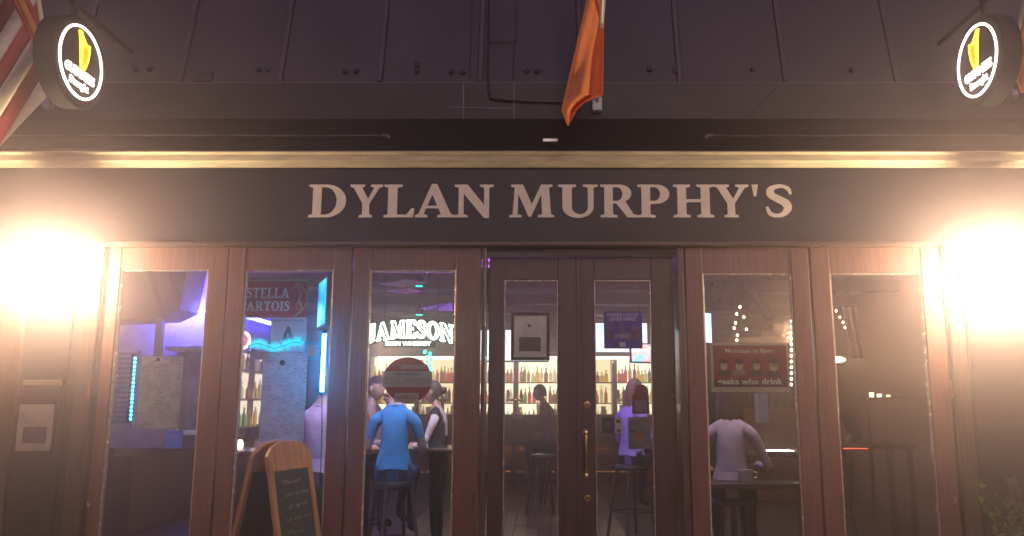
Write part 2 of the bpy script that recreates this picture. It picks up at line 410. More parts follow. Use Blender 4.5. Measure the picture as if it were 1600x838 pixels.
# cornice: stepped cream profile
mb = MB()
prof = [(.03, zF1), (-.05, zF1), (-.065, zF1 + .02), (-.09, zF1 + .03), (-.10, zF1 + .07), (-.128, zF1 + .08), (-.135, zC1 - .012), (-.12, zC1), (.03, zC1)]
n = len(prof)
for k, xx in enumerate((-9, 9)): mb.v += [Vector((xx, y, z)) for y, z in prof]
mb.f += [(i, (i + 1) % n, (i + 1) % n + n, i + n) for i in range(n)] + [tuple(range(n)), tuple(range(n, 2 * n))]; mb.mi += [0] * (n + 2)
mb.build('cornice', M['cornice'], B)

# awning box with its folded arms
aw = thing('awning_box', 'dark retracted awning box with folded metal arms above the cream cornice', 'awning', (0, 0, zC1))
bx('case', (-9, -.06, zC1 + .004), (9, .02, zG1), M['gutter'], aw, bevel=.01)
bx('front_lip', (-9, -.085, zC1 + .002), (9, -.062, zC1 + .03), M['gutter'], aw, bevel=.004)
for a, b, e in ((-200, 598, 1), (1113, 1800, -1)):
    za = Z(212, -.09)
    x0, x1 = X(a, -.09, 212), X(b, -.09, 212)
    MB().tube([(x0, -.09, za), (x1, -.09, za)], .006, 8).build('folding_arm', mat('arm metal', (.2, .18, .17), .4, .6), aw, smooth=True)
    xe = x1 if e > 0 else x0
    MB().tube([(xe, -.09, za), (xe + .03 * e, -.1, za - .002), (xe + .05 * e, -.1, za - .02)], .011, 8).build('elbow_joint', M['alum'], aw, smooth=True)
xm = X(860, -.09, 220); zm = Z(220, -.09)
bx('bracket', (xm - .055, -.105, zm - .014), (xm + .055, -.062, zm + .014), M['alum'], aw, bevel=.004)

# metal band above with holes, seams and a cable
band = bx('fascia_band', (-9, .04, zG1 + .002), (9, .2, zB1), M['band'], B, bevel=.004)
def disc(name, px, py, Y, r, m, parent, nrm=-1, th=.006):
    p = at(px, py, Y); mb = MB()
    mb.lathe([(r, 0), (r, th), (r * .6, th * 1.3)], 14, mtx=Matrix.Rotation(R(90), 3, 'X'), c=p)
    return mb.build(name, m, parent, smooth=False)
for px, py, r in ((586, 158, .014), (951, 159, .013), (1313, 154, .016), (160, 185, .014), (706, 152, .006)):
    disc('bolt', px, py, .04, r, M['dark'] if px != 160 else M['alum'], band)
for px in (470, 700, 725, 1225, 1480):
    bx('seam', (X(px, .04, 160), .036, zG1 + .004), (X(px, .04, 160) + .008, .0405, zB1 - .004), M['roof'], band, bevel=0)
MB().tube([at(1170, 184, .03), at(1190, 162, .03), at(1217, 133, .028)], .004, 6).build('cable', M['dark'], B, smooth=True)

# mansard: sheets leaning back, battens between them
ms_ang = R(13); zM0 = zB1 + .002; H = 2.6
def mz(x, s, off=0):
    return Vector((x, .10 + math.sin(ms_ang) * s - math.cos(ms_ang) * off, zM0 + math.cos(ms_ang) * s + math.sin(ms_ang) * off))
def msheet(name, x0, x1, s0, s1, o0, o1, m, parent, bevel=.004):
    mb = MB(); vs = [mz(x, s, o) for o in (o0, o1) for s in (s0, s1) for x in (x0, x1)]
    mb.add(vs, [(0, 1, 3, 2), (4, 6, 7, 5), (0, 4, 5, 1), (2, 3, 7, 6), (0, 2, 6, 4), (1, 5, 7, 3)])
    return mb.build(name, m, parent, bevel=bevel)
roof = msheet('mansard_roof', -9, 9, .0, H, -.10, -.002, M['roof'], B, bevel=0)
edges_px = [-190, -35, 120, 283, 437, 592, 748, 903, 1058, 1222, 1395, 1560, 1720]
rx = [X(p, .12, 130) for p in edges_px]
for i in range(len(rx) - 1):
    w = rx[i + 1] - rx[i]
    a, b = rx[i] + .035, rx[i + 1] - .006
    sk = .012 * rnd.uniform(.3, 1)
    msheet('roof_panel', a, b, .004, H, 0, .012 + sk, M['roof'], roof)
    msheet('batten', rx[i] - .004, rx[i] + .033, .004, H, 0, .045 if i % 2 else .034, M['rib'], roof)
def mdisc(px, py, r):
    p = at(px, py, .12); s = (p.z - zM0) / math.cos(ms_ang); c = mz(p.x, s, .028)
    MB().lathe([(r, 0), (r, .008), (r * .6, .014)], 12, mtx=Matrix.Rotation(R(90) - ms_ang, 3, 'X'), c=c).build('bolt', M['dark'], roof)
for px, py in ((405, 112), (421, 112), (541, 115), (558, 115), (652, 104), (652, 115), (706, 116), (724, 116), (823, 115), (839, 115), (1014, 112), (1054, 114), (215, 111), (236, 111), (1175, 112), (1330, 113)):
    mdisc(px, py, .022)
p0, p1 = at(308, 108, .12), at(335, 128, .12)
msheet('vent_plate', p0.x, p1.x, .01, .10, .02, .034, M['dark'], roof)
# electrical conduit over band and roof
def onm(px, py, off=.05):
    p = at(px, py, .13); return mz(p.x, (p.z - zM0) / math.cos(ms_ang), off)
cd = MB().tube([onm(763, -40), onm(763, 66), onm(763, 120), at(763, 140, .01), at(766, 152, .01), at(775, 155, .01), at(830, 158, .01), at(905, 160, .01)], .0085, 8)
cd.build('conduit', M['dark'], B, smooth=True)
for path in ([(806, -30), (806, 66), (763, 66)], [(735, -30), (735, 128)], [(803, 66), (803, 128)]):
    MB().tube([onm(*q, off=.04) for q in path], .006, 6).build('conduit', M['roof'], B, smooth=True)
for path in ([(700, 168), (800, 170)], [(803, 131), (803, 187)], [(724, 131), (724, 187)]):
    MB().tube([at(*q, .03) for q in path], .007, 6).build('conduit', M['band'], B, smooth=True)

# ------------------------------------------------------------------ folding window panels
zS = FLOOR + .02
def fold_window(pl, pr, gl, gr, gtop, hinges=(), Y0=0.0, ztop=None, name='folding_window', wm=None, pane_name='pane', zg0=.42):
    """frame with stiles and rails, its bead, pane and hinges"""
    a, b, c, d = X(pl, Y0), X(pr, Y0), X(gl, Y0, gtop), X(gr, Y0, gtop)
    zt = ztop or Z(386); zg = Z(gtop, Y0)
    mb = MB()
    mb.box((a + .003, Y0, zS), (c, Y0 + .055, zt)); mb.box((d, Y0, zS), (b - .003, Y0 + .055, zt))
    fr = mb.build(name, wm or M['frame'], B, bevel=.004)
    MB().box((c, Y0 + .003, zg), (d, Y0 + .052, zt - .002)).build('rail', wm or M['frame'], fr, bevel=.003)
    MB().box((c, Y0 + .003, zS), (d, Y0 + .052, zg0)).build('rail', wm or M['frame'], fr, bevel=.003)
    mb = MB(); t = .009
    mb.box((c, Y0 + .012, zg0), (c + t, Y0 + .045, zg)); mb.box((d - t, Y0 + .012, zg0), (d, Y0 + .045, zg))
    mb.box((c + t, Y0 + .014, zg - t), (d - t, Y0 + .043, zg)); mb.box((c + t, Y0 + .014, zg0), (d - t, Y0 + .043, zg0 + t))
    mb.build('glazing_bead', M['bead'], fr, bevel=.002)
    bx(pane_name, (c + t * .5, Y0 + .026, zg0 + t * .5), (d - t * .5, Y0 + .031, zg - t * .5), M['glass'], fr, bevel=0)
    for hp, hy in hinges:
        p = at(hp, hy, Y0 - .01)
        MB().tube([p - Vector((0, 0, .06)), p + Vector((0, 0, .06))], .010, 8).build('hinge', M['brass'], fr, smooth=True)
    return fr
hz = lambda px: tuple((px, y) for y in (446, 608, 785))
fold_window(167, 354, 188, 325, 421, hinges=((139, 608), (139, 780)))
fold_window(355, 549, 383, 521, 421)
fold_window(551, 752, 578, 713, 421, hinges=hz(740))
fold_window(1071, 1266, 1098, 1237, 427)
fold_window(1268, 1472, 1297, 1440, 427, hinges=((1486, 608), (1492, 790)))
# gaps between panels read as dark lines; jambs of the recessed doorway
YD = .12
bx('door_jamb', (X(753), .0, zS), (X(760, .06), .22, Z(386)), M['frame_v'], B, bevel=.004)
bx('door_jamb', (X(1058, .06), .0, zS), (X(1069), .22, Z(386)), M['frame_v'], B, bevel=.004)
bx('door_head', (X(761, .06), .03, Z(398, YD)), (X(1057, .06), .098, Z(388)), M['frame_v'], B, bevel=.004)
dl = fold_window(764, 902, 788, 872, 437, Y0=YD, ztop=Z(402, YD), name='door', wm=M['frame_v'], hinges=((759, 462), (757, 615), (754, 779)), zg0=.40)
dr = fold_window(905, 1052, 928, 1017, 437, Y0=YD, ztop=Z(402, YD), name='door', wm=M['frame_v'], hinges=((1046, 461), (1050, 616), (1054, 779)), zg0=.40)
bx('astragal', (X(900, YD), YD - .012, zS), (X(907, YD), YD - .001, Z(404, YD)), M['frame_v'], dl, bevel=.003)
# brass furniture on the right leaf
def knob(name, px, py, r, hole):
    p = at(px, py, YD); rot = Matrix.Rotation(R(90), 3, 'X')
    mb = MB().lathe([(r, 0), (r, .006), (r * .8, .012), (r * .62, .012), (r * .55, .02), (.0005, .021)], 18, c=p, mtx=rot)
    o = mb.build(name, M['brass'], dr, smooth=True)
    if hole: MB().lathe([(r * .28, .018), (r * .28, .0225)], 10, c=p, mtx=rot).build('keyhole', M['dark'], o)
knob('lock_cylinder', 917, 632, .031, True); knob('lock_cylinder', 918, 778, .028, True)
pt, pb = at(915, 676, YD), at(915, 742, YD)
px_ = pt.x
hd = MB().tube([(px_, YD - .05, pb.z - .01), (px_, YD - .055, pb.z + .03), (px_, YD - .058, (pt.z + pb.z) / 2), (px_, YD - .055, pt.z - .03), (px_, YD - .05, pt.z + .01)], [.007, .011, .0135, .011, .007], 10).build('pull_handle', M['brass'], dr, smooth=True)
for zz in (pt.z, pb.z):
    MB().lathe([(.024, 0), (.024, .006), (.012, .012), (.009, .045), (.0135, .05), (.012, .062), (.0005, .065)], 14, c=(px_, YD, zz), mtx=Matrix.Rotation(R(90), 3, 'X')).build('handle_rose', M['brass'], hd, smooth=True)

# ------------------------------------------------------------------ name board with its letters
SB = thing('pub_sign', "long black name board reading DYLAN MURPHY'S in cream serif letters", 'sign', (0, 0, zF0))
bx('board', (-9, -.014, zF0 + .004), (9, .028, zF1 - .003), M['board'], SB, bevel=.003)
spans = [('D', 483, 541), ('Y', 547, 598), ('L', 600, 648), ('A', 649, 711), ('N', 710, 771), ('M', 796, 866), ('U', 872, 934), ('R', 938, 996), ('P', 996, 1046), ('H', 1052, 1115), ('Y', 1115, 1170), ("'", 1175, 1185), ('S', 1196, 1237)]
for ch, a, b in spans:
    z0, z1 = Z(340, -.014), Z(289, -.014)
    serif('letter', ch, X(a, -.014, 315), X(b, -.014, 315), z0, z1, -.022, .0078, M['letter'], SB)
    a += 0

# ------------------------------------------------------------------ wall lanterns
lamp_glass = frosted_mat('lantern glass', (1, .93, .8), .18)
def lantern(px, py, label, k=1.0):
    p = at(px, py, -.17); root = thing('wall_lantern', label, 'lamp', (p.x, .0, p.z), group=None)
    bx('back_plate', (-.05, -.02, -.16), (.05, .0, .16), M['dark'], root, bevel=.006, world=False)
    MB().tube([(0, -.02, .12), (0, -.07, .2), (0, -.13, .23), (0, -.17, .19)], .011, 8).build('arm', M['dark'], root, smooth=True, world=False)
    MB().lathe([(.018, .19), (.03, .17), (.05, .155), (.095, .12), (.10, .105), (.0005, .1045)], 4, c=(0, -.17, 0), mtx=Matrix.Rotation(R(45), 3, 'Z')).build('cap', M['dark'], root, world=False)
    mb = MB()
    for sx in (-1, 1):
        for sy in (-1, 1):
            mb.tube([(sx * .078, -.17 + sy * .078, .105), (sx * .055, -.17 + sy * .055, -.11)], .006, 6)
    cg = mb.build('cage', M['dark'], root, world=False)
    for sx, sy in ((1, 0), (-1, 0), (0, 1), (0, -1)):
        q = []
        for z, h in ((.10, .074), (-.108, .052)):
            for s in (-1, 1):
                q.append((sx * h + sy * s * h * .95, -.17 + sy * h + sx * s * h * .95, z))
        MB().add(q, [(0, 1, 3, 2)]).build('glass_pane', lamp_glass, root, world=False)
    MB().lathe([(.066, -.108), (.07, -.118), (.05, -.13), (.02, -.145), (.012, -.165), (.018, -.175), (.0005, -.195)], 12, c=(0, -.17, 0)).build('bottom_finial', M['dark'], root, smooth=True, world=False)
    MB().lathe([(.004, -.055), (.02, -.04), (.028, -.005), (.02, .03), (.012, .05), (.0005, .055)], 12, c=(0, -.17, 0)).build('bulb', glow('bulb glow', (1, .80, .48), 60), root, smooth=True, world=False)
    ld = bpy.data.lights.new('lantern_light', 'POINT'); ld.energy = LAMP_W * k; ld.color = (1.0, .77, .47); ld.shadow_soft_size = .066
    lo = bpy.data.objects.new('lantern_light', ld); COL.objects.link(lo); lo.parent = root; lo.location = (0, -.17, -.0)
    return root
LAMP_W = 255
lantern(74, 425, 'lit black wall lantern beside the framed notice on the pier')
lantern(1562, 432, 'lit black wall lantern above the green shrub on the pier', 1.4)

# framed notice and the letter slot under the left lantern
nt_ = thing('notice_frame', 'small framed white notice with a dark picture on the pier', 'notice', at(54, 668, .0))
p0, p1 = at(22, 705, 0), at(84, 632, 0)
Yn = .012
bx('frame', (p0.x - .02, Yn, p0.z - .02), (p1.x + .02, .035, p1.z + .02), M['dark'], nt_)
bx('sheet', (p0.x, Yn - .004, p0.z), (p1.x, Yn - .001, p1.z), mat('dimmed sheet', (.27, .22, .2), .7), nt_, bevel=0)  # white paper darkened in colour to match the dim light on it
a, b = at(33, 693, 0), at(73, 667, 0)
bx('picture', (a.x, Yn - .007, a.z), (b.x, Yn - .005, b.z), mat('dark print', (.05, .04, .05), .5, var=.6, scale=30), nt_, bevel=0)
ls = thing('letter_slot', 'brass letter slot flap above the framed notice', 'letter slot', at(65, 598, 0))
a, b = at(36, 603, 0), at(97, 594, 0)
bx('flap', (a.x, -.012, a.z), (b.x, .034, b.z), mat('aged brass', (.4, .3, .18), .35, .9), ls, bevel=.004)
bx('plate', (a.x - .012, .02, a.z - .03), (b.x + .012, .0345, b.z - .012), M['dark'], ls, bevel=.002)

# ------------------------------------------------------------------ round illuminated signs on brackets
def harp(flip):
    pts = [(-.06, .20), (-.03, .205), (.0, .17), (.035, .14), (.075, .145), (.08, .10), (.07, .03), (.045, -.03), (.02, -.06), (-.005, -.05), (-.02, .03), (-.04, .14)]
    return [(x * flip, z) for x, z in pts]
def round_sign(px, py, side, Xc, Yc, label):
    sgn = 1 if side > 0 else -1
    zc = EYE.z + (at(px, py, Yc).z - EYE.z)
    root = thing('round_sign', label, 'sign', (Xc, Yc, zc), R(90) * side, group=None)   # local -Y is the face after the turn
    r = .30; rot = Matrix.Rotation(R(90), 3, 'X')
    MB().lathe([(r * .9, -.075), (r, -.06), (r, .05), (r * .97, .06), (r * .93, .062), (.0005, .0622)], 48, mtx=rot).build('case', mat('sign case', (.004, .0035, .0045), .7, var=.3, spec=.15), root, smooth=True, world=False)
    yf = -.0625
    cyc = [((.235 + 0) * math.cos(R(i * 7.5)), yf - .004, .235 * math.sin(R(i * 7.5))) for i in range(48)]
    MB().tube(cyc, .0085, 8, closed=True).build('ring_light', glow('sign white', (1, .93, .82), 3.2), root, smooth=True, world=False)
    MB().prism(harp(sgn), yf - .010, yf).build('harp', glow('sign gold', (1, .62, .04), 2.2), root, world=False)
    MB().prism([(x * sgn, z) for x, z in ((.0, .12), (.05, .115), (.055, .06), (.035, -.0), (.015, -.025), (-.0, .02))], yf - .0115, yf - .0102).build('harp_hollow', glow('sign gold deep', (.85, .5, .0), .8), root, world=False)
    w = glow('sign white', (1, .93, .82), 3.2)
    sans('lettering', 'GUINNESS', .33, w, root, (0, yf - .003, -.075), height=.062, bold=.02, depth=.003)
    sans('lettering', 'Draught', .21, w, root, (0.0, yf - .003, -.155), height=.062, bold=.025, depth=.003)
    MB().box((-.02, .0, .27), (.02, .03, .40)).tube([(0, .015, .4), (-.0, .015, .42)], .012, 6).build('hanger', M['dark'], root, world=False)
    sgn = 1 if side > 0 else -1
    L = -Yc + .05
    MB().tube([(-.2 * sgn, .015, .41), (L * sgn * 1.0, .015, .41)], .016, 8).build('bracket_arm', M['dark'], root, smooth=True, world=False)
    return root
round_sign(118, 98, 1, -3.08, -.68, 'round lit beer sign with gold harp next to the striped flag')
round_sign(1531, 95, -1, 2.95, -.57, 'round lit beer sign with gold harp above the lantern by the shrub')

# ------------------------------------------------------------------ flags
def cloth(name, rows, cols, fn, mats, parent, mi=lambda i, j: 0, th=.003):
    """grid cloth, fn(i/rows, j/cols) -> world point; thin solid"""
    vs = [fn(i / rows, j / cols) for i in range(rows + 1) for j in range(cols + 1)]
    n = cols + 1; fs = []; ms = []
    for i in range(rows):
        for j in range(cols):
            fs.append((i * n + j, i * n + j + 1, (i + 1) * n + j + 1, (i + 1) * n + j)); ms.append(mi((i + .5) / rows, (j + .5) / cols))
    mb = MB(); mb.v = [Vector(v) for v in vs]; mb.f = fs; mb.mi = ms
    o = mb.build(name, mats, parent, smooth=True)
    md = o.modifiers.new('thickness', 'SOLIDIFY'); md.thickness = th; md.offset = 0
    return o
def lerp_tab(tab, t):
    for (a, va), (b, vb) in zip(tab, tab[1:]):
        if t <= b: return va + (vb - va) * (t - a) / (b - a)
    return tab[-1][1]
red = thin_mat('flag red', (.55, .06, .06), .35); wht = thin_mat('flag white', (.85, .78, .68), .35)
org = thin_mat('flag orange', (.85, .30, .10), .4); grn = thin_mat('flag green', (.03, .2, .06), .4); gold = thin_mat('flag gold', (.75, .36, .05), .3)
# striped flag
fl = thing('striped_flag', 'red and white striped flag with gold fringe hanging by the round sign', 'flag', at(78, 150, .03))
MB().tube([at(78, 158, .04), at(70, 60, -.45), at(40, -120, -1.0)], .014, 8).build('pole', M['white'], fl, smooth=True)
pb_ = at(80, 152, .02)
bx('bracket', (pb_.x - .04, -.03, pb_.z - .09), (pb_.x + .03, .042, pb_.z + .06), M['alum'], fl, bevel=.01)
# 13 stripes are sewn strips: build each strip along its own direction
def fl_pt(px, py):
    y = -.42 - .0042 * (75 - px) + .05 * math.sin((.85 * px + .52 * py) / 15.0) + .025 * math.sin(py / 31.0 + px / 50)
    return at(px, py, y)
k0 = -12
for k in range(13):
    b0 = -130 + k * 22.5; b1 = b0 + 22.5
    def fn(s, t, b0=b0, b1=b1):
        bb = b0 + (b1 - b0) * t
        # points with across-coordinate bb, from the lower free edge up to the pole edge
        ys = (150 + max(0, (73 - bb) * .18)) if False else None
        # intersect with right edge x = 62 + y*0.075 and the lower edge from (73,152) to (-60,300)
        # x = (bb - .52 y)/.85
        y_lo = -90; y_hi = 260
        # upper end: right edge or y = -90
        yu = (bb / .85 - 62) / (.075 + .52 / .85); yu = max(-90, yu)
        # lower end: line through (73,152) and (12,216)
        # y = 152 + (73 - x)*1.05
        yl = (152 + 76.6 - 1.05 * bb / .85) / (1 - 1.05 * .52 / .85)
        yl = max(yl, yu + 1)
        y = yu + (yl - yu) * s
        return fl_pt((bb - .52 * y) / .85, y)
    yu = (b1 / .85 - 62) / (.075 + .52 / .85); yl = (152 + 76.6 - 1.05 * b1 / .85) / (1 - 1.05 * .52 / .85)
    if yl - yu < 2: continue
    cloth('stripe', 26, 4, fn, [red if k % 2 == 0 else wht], fl)
for q, (w0, w1, mm) in enumerate(((-11, -4, red), (-4, 5, gold), (5, 12, red))):
    cloth('fringe', 12, 2, lambda s, t, w0=w0, w1=w1: at(28 + 40 * s + (w0 + (w1 - w0) * t), -8 + 84 * s - (w0 + (w1 - w0) * t) * .45, -.62 - .02 * math.sin(s * 9 + q)), [mm], fl)

# the flag over the door
of = thing('orange_flag', 'orange end of a tricolour flag hanging above the name board', 'flag', at(932, 165, .03))
MB().tube([at(933, 165, .0), at(938, 60, -.40), at(943, -60, -.8), at(946, -190, -1.15)], .015, 8).build('pole', M['white'], of, smooth=True)
p = at(933, 162, -.02)
bx('bracket', (p.x - .036, -.03, p.z - .055), (p.x + .036, .042, p.z + .055), M['white'], of, bevel=.008)
Lt = [(-170, 932), (0, 917), (60, 903), (130, 887), (172, 877), (197, 887)]
Rt = [(-170, 948), (0, 946), (40, 943), (148, 942), (151, 936), (158, 916), (170, 902), (185, 894), (197, 888)]
def of_fn(s, t):
    y = -170 + 367 * s; l, r = lerp_tab(Lt, y), lerp_tab(Rt, y)
    x = l + (r - l) * t
    fold = .06 * math.sin(t * 5.2 + .5) + .012 * math.sin(y / 23 + t * 3) + .02 * math.sin(t * 11 + y / 60)
    return at(x, y, -.48 - .0006 * (160 - y) - fold)
def of_mi(s, t):
    y = -170 + 367 * s
    if y < -70: return 2
    if y < 8 + 0 * t or (t > .86 and y < 42): return 1 if (y < -25 or t > .7) else 0
    return 0
cloth('flag_cloth', 60, 26, of_fn, [org, wht, grn], of, of_mi)
rf = thing('hanging_flag', 'orange and white flag edge beside the round sign with its bracket', 'flag', at(1578, 150, .03))
p = at(1579, 152, .0)
MB().sphere((p.x, -.02, p.z), (.045, .05, .05), 12).build('bracket', M['alum'], rf, smooth=True)
MB().tube([at(1578, 150, .0), at(1590, 60, -.4), at(1612, -90, -.9)], .014, 8).build('pole', M['white'], rf, smooth=True)
def rf_fn(s, t):
    y = -60 + 205 * s; l = lerp_tab([(-60, 1604), (40, 1598), (90, 1592), (118, 1584), (145, 1596)], y)
    return at(l + 70 * t * (1 - .55 * max(0, (y - 70) / 75)), y, -.5 + .05 * math.sin(t * 9 + y / 40))
cloth('flag_cloth', 30, 18, rf_fn, [org, gold], rf, lambda s, t: 1 if s < .52 and t < .3 else 0)

# ------------------------------------------------------------------ A-frame chalk board on the pavement
near, far = Vector((-1.65, -.86, 0)), Vector((-1.53, -.42, 0))
ax = (far - near).normalized(); wid = (far - near).length
ctr = (near + far) / 2; ang = math.atan2(ax.y, ax.x)
AF = thing('chalkboard_sign', 'wooden A frame chalkboard with arched top standing on the pavement', 'chalkboard', (ctr.x, ctr.y, .012), ang)
wlt = wood('pale orange wood', (.34, .155, .06), rough=.5, coat=.1)
slate = mat('slate', (.022, .028, .026), .8, var=.4, scale=9)
chalk = mat('chalk', (.32, .33, .31), .95, var=.3, scale=40)
def aboard(sgn, header_text):
    """one leaf in local x (along), z up, then leaned about the top hinge"""
    Ht = 1.37; dz = Ht - 1.18; lean = R(11.5) * sgn
    def T(o):
        o.matrix_local = Matrix.Translation((0, -.0 - sgn * .012, Ht)) @ Matrix.Rotation(lean * -1, 4, 'X') @ Matrix.Translation((0, 0, -Ht * 1.01)); return o
    hw = wid / 2
    y0, y1 = (-.03, -.005) if sgn > 0 else (.005, .03)
    mb = MB(); mb.box((-hw, y0, .0), (-hw + .045, y1, 1.02 + dz)); mb.box((hw - .045, y0, .0), (hw, y1, 1.02 + dz)); mb.box((-hw + .045, y0 + .002, .10), (hw - .045, y1 - .002, .15))
    f = T(mb.build('leaf_frame', wlt, AF, bevel=.005, world=False))
    top = [(-hw, 1.0 + dz), (-hw, 1.06 + dz)] + [(-hw * math.cos(R(a)), dz + 1.07 + .11 * math.sin(R(a))) for a in range(12, 169, 12)] + [(hw, 1.06 + dz), (hw, 1.0 + dz)]
    f2 = MB().prism(top, y0 - .003, y1 + .003).build('arched_header', wlt, AF, bevel=.005, world=False); T(f2)
    bd = T(bx('slate_panel', (-hw + .04, (y0 + y1) / 2 - .004, .14), (hw - .04, (y0 + y1) / 2 + .004, 1.02 + dz), slate, AF, bevel=0, world=False))
    if sgn > 0:
        r2 = random.Random(5)
        ys = (y0 + y1) / 2 - .0055
        for row in range(13):
            z = .93 + dz - row * .072; x = -hw + .09 + r2.uniform(0, .06); mb = MB()
            while x < hw - .1 - r2.uniform(0, .08):
                L = r2.uniform(.04, .10); n = int(L / .006)
                pts = [(x + L * i / n, ys, z + .10 * (x + L * i / n) * 0 + r2.uniform(-.5, 1) * .016) for i in range(n + 1)]
                mb.tube(pts, .0016, 3); x += L + r2.uniform(.012, .025)
            if mb.v: mb.build('chalk_writing', chalk, bd, world=False)
        mb = MB(); r3 = random.Random(9)
        for k in range(3):
            x = -.09 + k * .065
            mb.tube([(x + .05 * i / 8, y0 - .0045, dz + 1.10 + r3.uniform(-.5, 1) * .018) for i in range(9)], .0018, 3)
        mb.build('chalk_writing', chalk, f2, world=False)
aboard(1, None); aboard(-1, None)

# ------------------------------------------------------------------ shrub beside the right pier
sp_ = at(1634, 838, -.45)
SHX, SHY = sp_.x, -.45
sh = thing('potted_shrub', 'green leafy shrub in a dark pot under the lantern', 'plant', (SHX, SHY, .008))
MB().lathe([(.13, 0), (.16, .03), (.20, .42), (.225, .43), (.225, .47), (.20, .47), (.19, .44), (.0005, .43)], 24).build('pot', mat('pot glaze', (.04, .035, .035), .4), sh, smooth=True, world=False)
mb = MB(); r4 = random.Random(3); tips = []
for k in range(46):
    a = r4.uniform(0, 6.28); ln = r4.uniform(.25, .75); sprd = r4.uniform(.1, .42)
    p0 = Vector((.05 * math.cos(a), .05 * math.sin(a), .43)); p1 = Vector((sprd * math.cos(a), sprd * math.sin(a), .43 + ln))
    pm = (p0 + p1) / 2 + Vector((0, 0, .06)); mb.tube([p0, pm, p1], [.006, .004, .002], 5)
    for q in range(22):
        t = r4.uniform(.25, 1.03); b = p0 * (1 - t) ** 2 + pm * 2 * t * (1 - t) + p1 * t * t; tips.append(b)
mb.build('stems', mat('stem', (.09, .07, .04), .8), sh, world=False)
mb = MB()
for b in tips:
    d = Vector((r4.gauss(0, 1), r4.gauss(0, 1), r4.gauss(.5, .8))).normalized(); s = d.orthogonal().normalized(); s = Quaternion(d, r4.uniform(0, 6.28)) @ s
    L = r4.uniform(.035, .065); w = L * .28; nrm = d.cross(s) * L * .12
    mb.add([b, b + d * L * .5 + s * w, b + d * L, b + d * L * .5 - s * w, b + d * L * .5 + nrm], [(0, 1, 4), (1, 2, 4), (2, 3, 4), (3, 0, 4)])
mb.build('foliage', thin_mat('leaf', (.09, .14, .03), .35, .5), sh, world=False)

# ================================================================== the bar room inside
RX0, RX1, RY0, RY1, CE = -5.0, 4.6, .26, 11.3, 3.15
fl_m = mat('sub floor', (.05, .035, .03), .7)
floor = struct(bx('floor', (RX0, .2, -.1), (RX1, RY1, FLOOR - .02), fl_m, bevel=0))
pl_me = []
for k in range(3):
    o = bx('plank', (0, 0, -.02), (.136, 1.18, 0), wood('floor plank %d' % k, (.06 + .015 * k, .036 + .008 * k, .026 + .005 * k), rough=.35, coat=.2), None, bevel=.003)
    MATS['floor plank %d' % k].node_tree.nodes['Mapping'].inputs['Scale'].default_value = (9, .7, 9)
    pl_me.append(o.data); bpy.data.objects.remove(o)
for i in range(18):
    for j in range(9):
        o = link('plank', pl_me[rnd.randrange(3)], floor, (-1.6 + i * .14, .3 + j * 1.19 + (.4 if i % 2 else 0) - (.4 if j == 8 else 0), FLOOR + rnd.uniform(-.001, .001)))
wall_warm = mat('warm wall', (.16, .085, .05), .6, var=.3, scale=4, stretch=(6, 6, .5), bump=.2)
struct(bx('wall_back', (RX0, RY1, -.1), (RX1, RY1 + .15, CE), mat('back wall', (.06, .04, .04), .7), bevel=0))
struct(bx('wall_left', (RX0 - .15, .26, -.1), (RX0, RY1, CE), mat('left wall', (.20, .18, .28), .7), bevel=0))
struct(bx('wall_right', (RX1, .26, -.1), (RX1 + .15, RY1, CE), wall_warm, bevel=0))
ce = struct(bx('ceiling', (RX0 - .2, .26, CE), (RX1 + .2, RY1 + .2, CE + .1), mat('ceiling paint', (.11, .09, .12), .7, var=.4, scale=2), bevel=0))
for k in range(6):
    bx('ceiling_beam', (RX0, 3.2 + k * 1.45, CE - .13), (RX1, 3.36 + k * 1.45, CE - .001), mat('beam', (.05, .035, .035), .6), ce, bevel=.006)
MB().tube([(-4.4, 5.2, CE - .28), (-.2, 5.4, CE - .28), (1.2, 6.6, CE - .28)], .07, 12).build('duct', mat('duct', (.3, .28, .33), .35, .6), ce, smooth=True)
MB().tube([(-3.2, 4.0, CE - .2), (.4, 4.1, CE - .2)], .03, 10).build('duct', mat('duct', (.3, .28, .33), .35, .6), ce, smooth=True)

# back bar with lit panels and shelves
bb = thing('back_bar', 'backlit wooden shelves full of bottles behind the bar', 'shelf', (-.6, RY1 - .2, FLOOR))
bw = wood('bar wood', (.07, .035, .025))
lit = glow('lit panel', (1.0, .86, .56), 1.5)
bx0, bx1, bY = -3.6, 2.45, RY1 - .02
bx('cabinet', (bx0, bY - .42, FLOOR + .001), (bx1, bY, FLOOR + 1.0), bw, bb, bevel=.01)
bx('canopy', (bx0, bY - .45, 2.52), (bx1, bY, 2.86), bw, bb, bevel=.01)
nb = 6; wbay = (bx1 - bx0) / nb
for k in range(nb + 1):
    xk = bx0 + k * wbay; bx('post', (xk - .05, bY - .40, FLOOR + 1.0), (xk + .05, bY - .001, 2.52), bw, bb, bevel=.006)
for k in range(nb):
    xk = bx0 + k * wbay
    bx('light_panel', (xk + .052, bY - .03, FLOOR + 1.002), (xk + wbay - .052, bY - .004, 2.515), glow('lit panel %d' % (k % 3), (1.0, (.86, .80, .9)[k % 3], (.56, .46, .66)[k % 3]), (1.5, 1.05, 1.3)[k % 3]), bb, bevel=0)
    for zz in (1.18, 1.58, 2.0):
        bx('shelf', (xk + .051, bY - .3, zz - .022), (xk + wbay - .051, bY - .035, zz), bw, bb, bevel=.003)
bx('valance_light', (bx0 + .2, bY - .45, 2.46), (bx1 - .2, bY - .43, 2.515), glow('valance', (1, .9, .68), 3.0), bb, bevel=0)
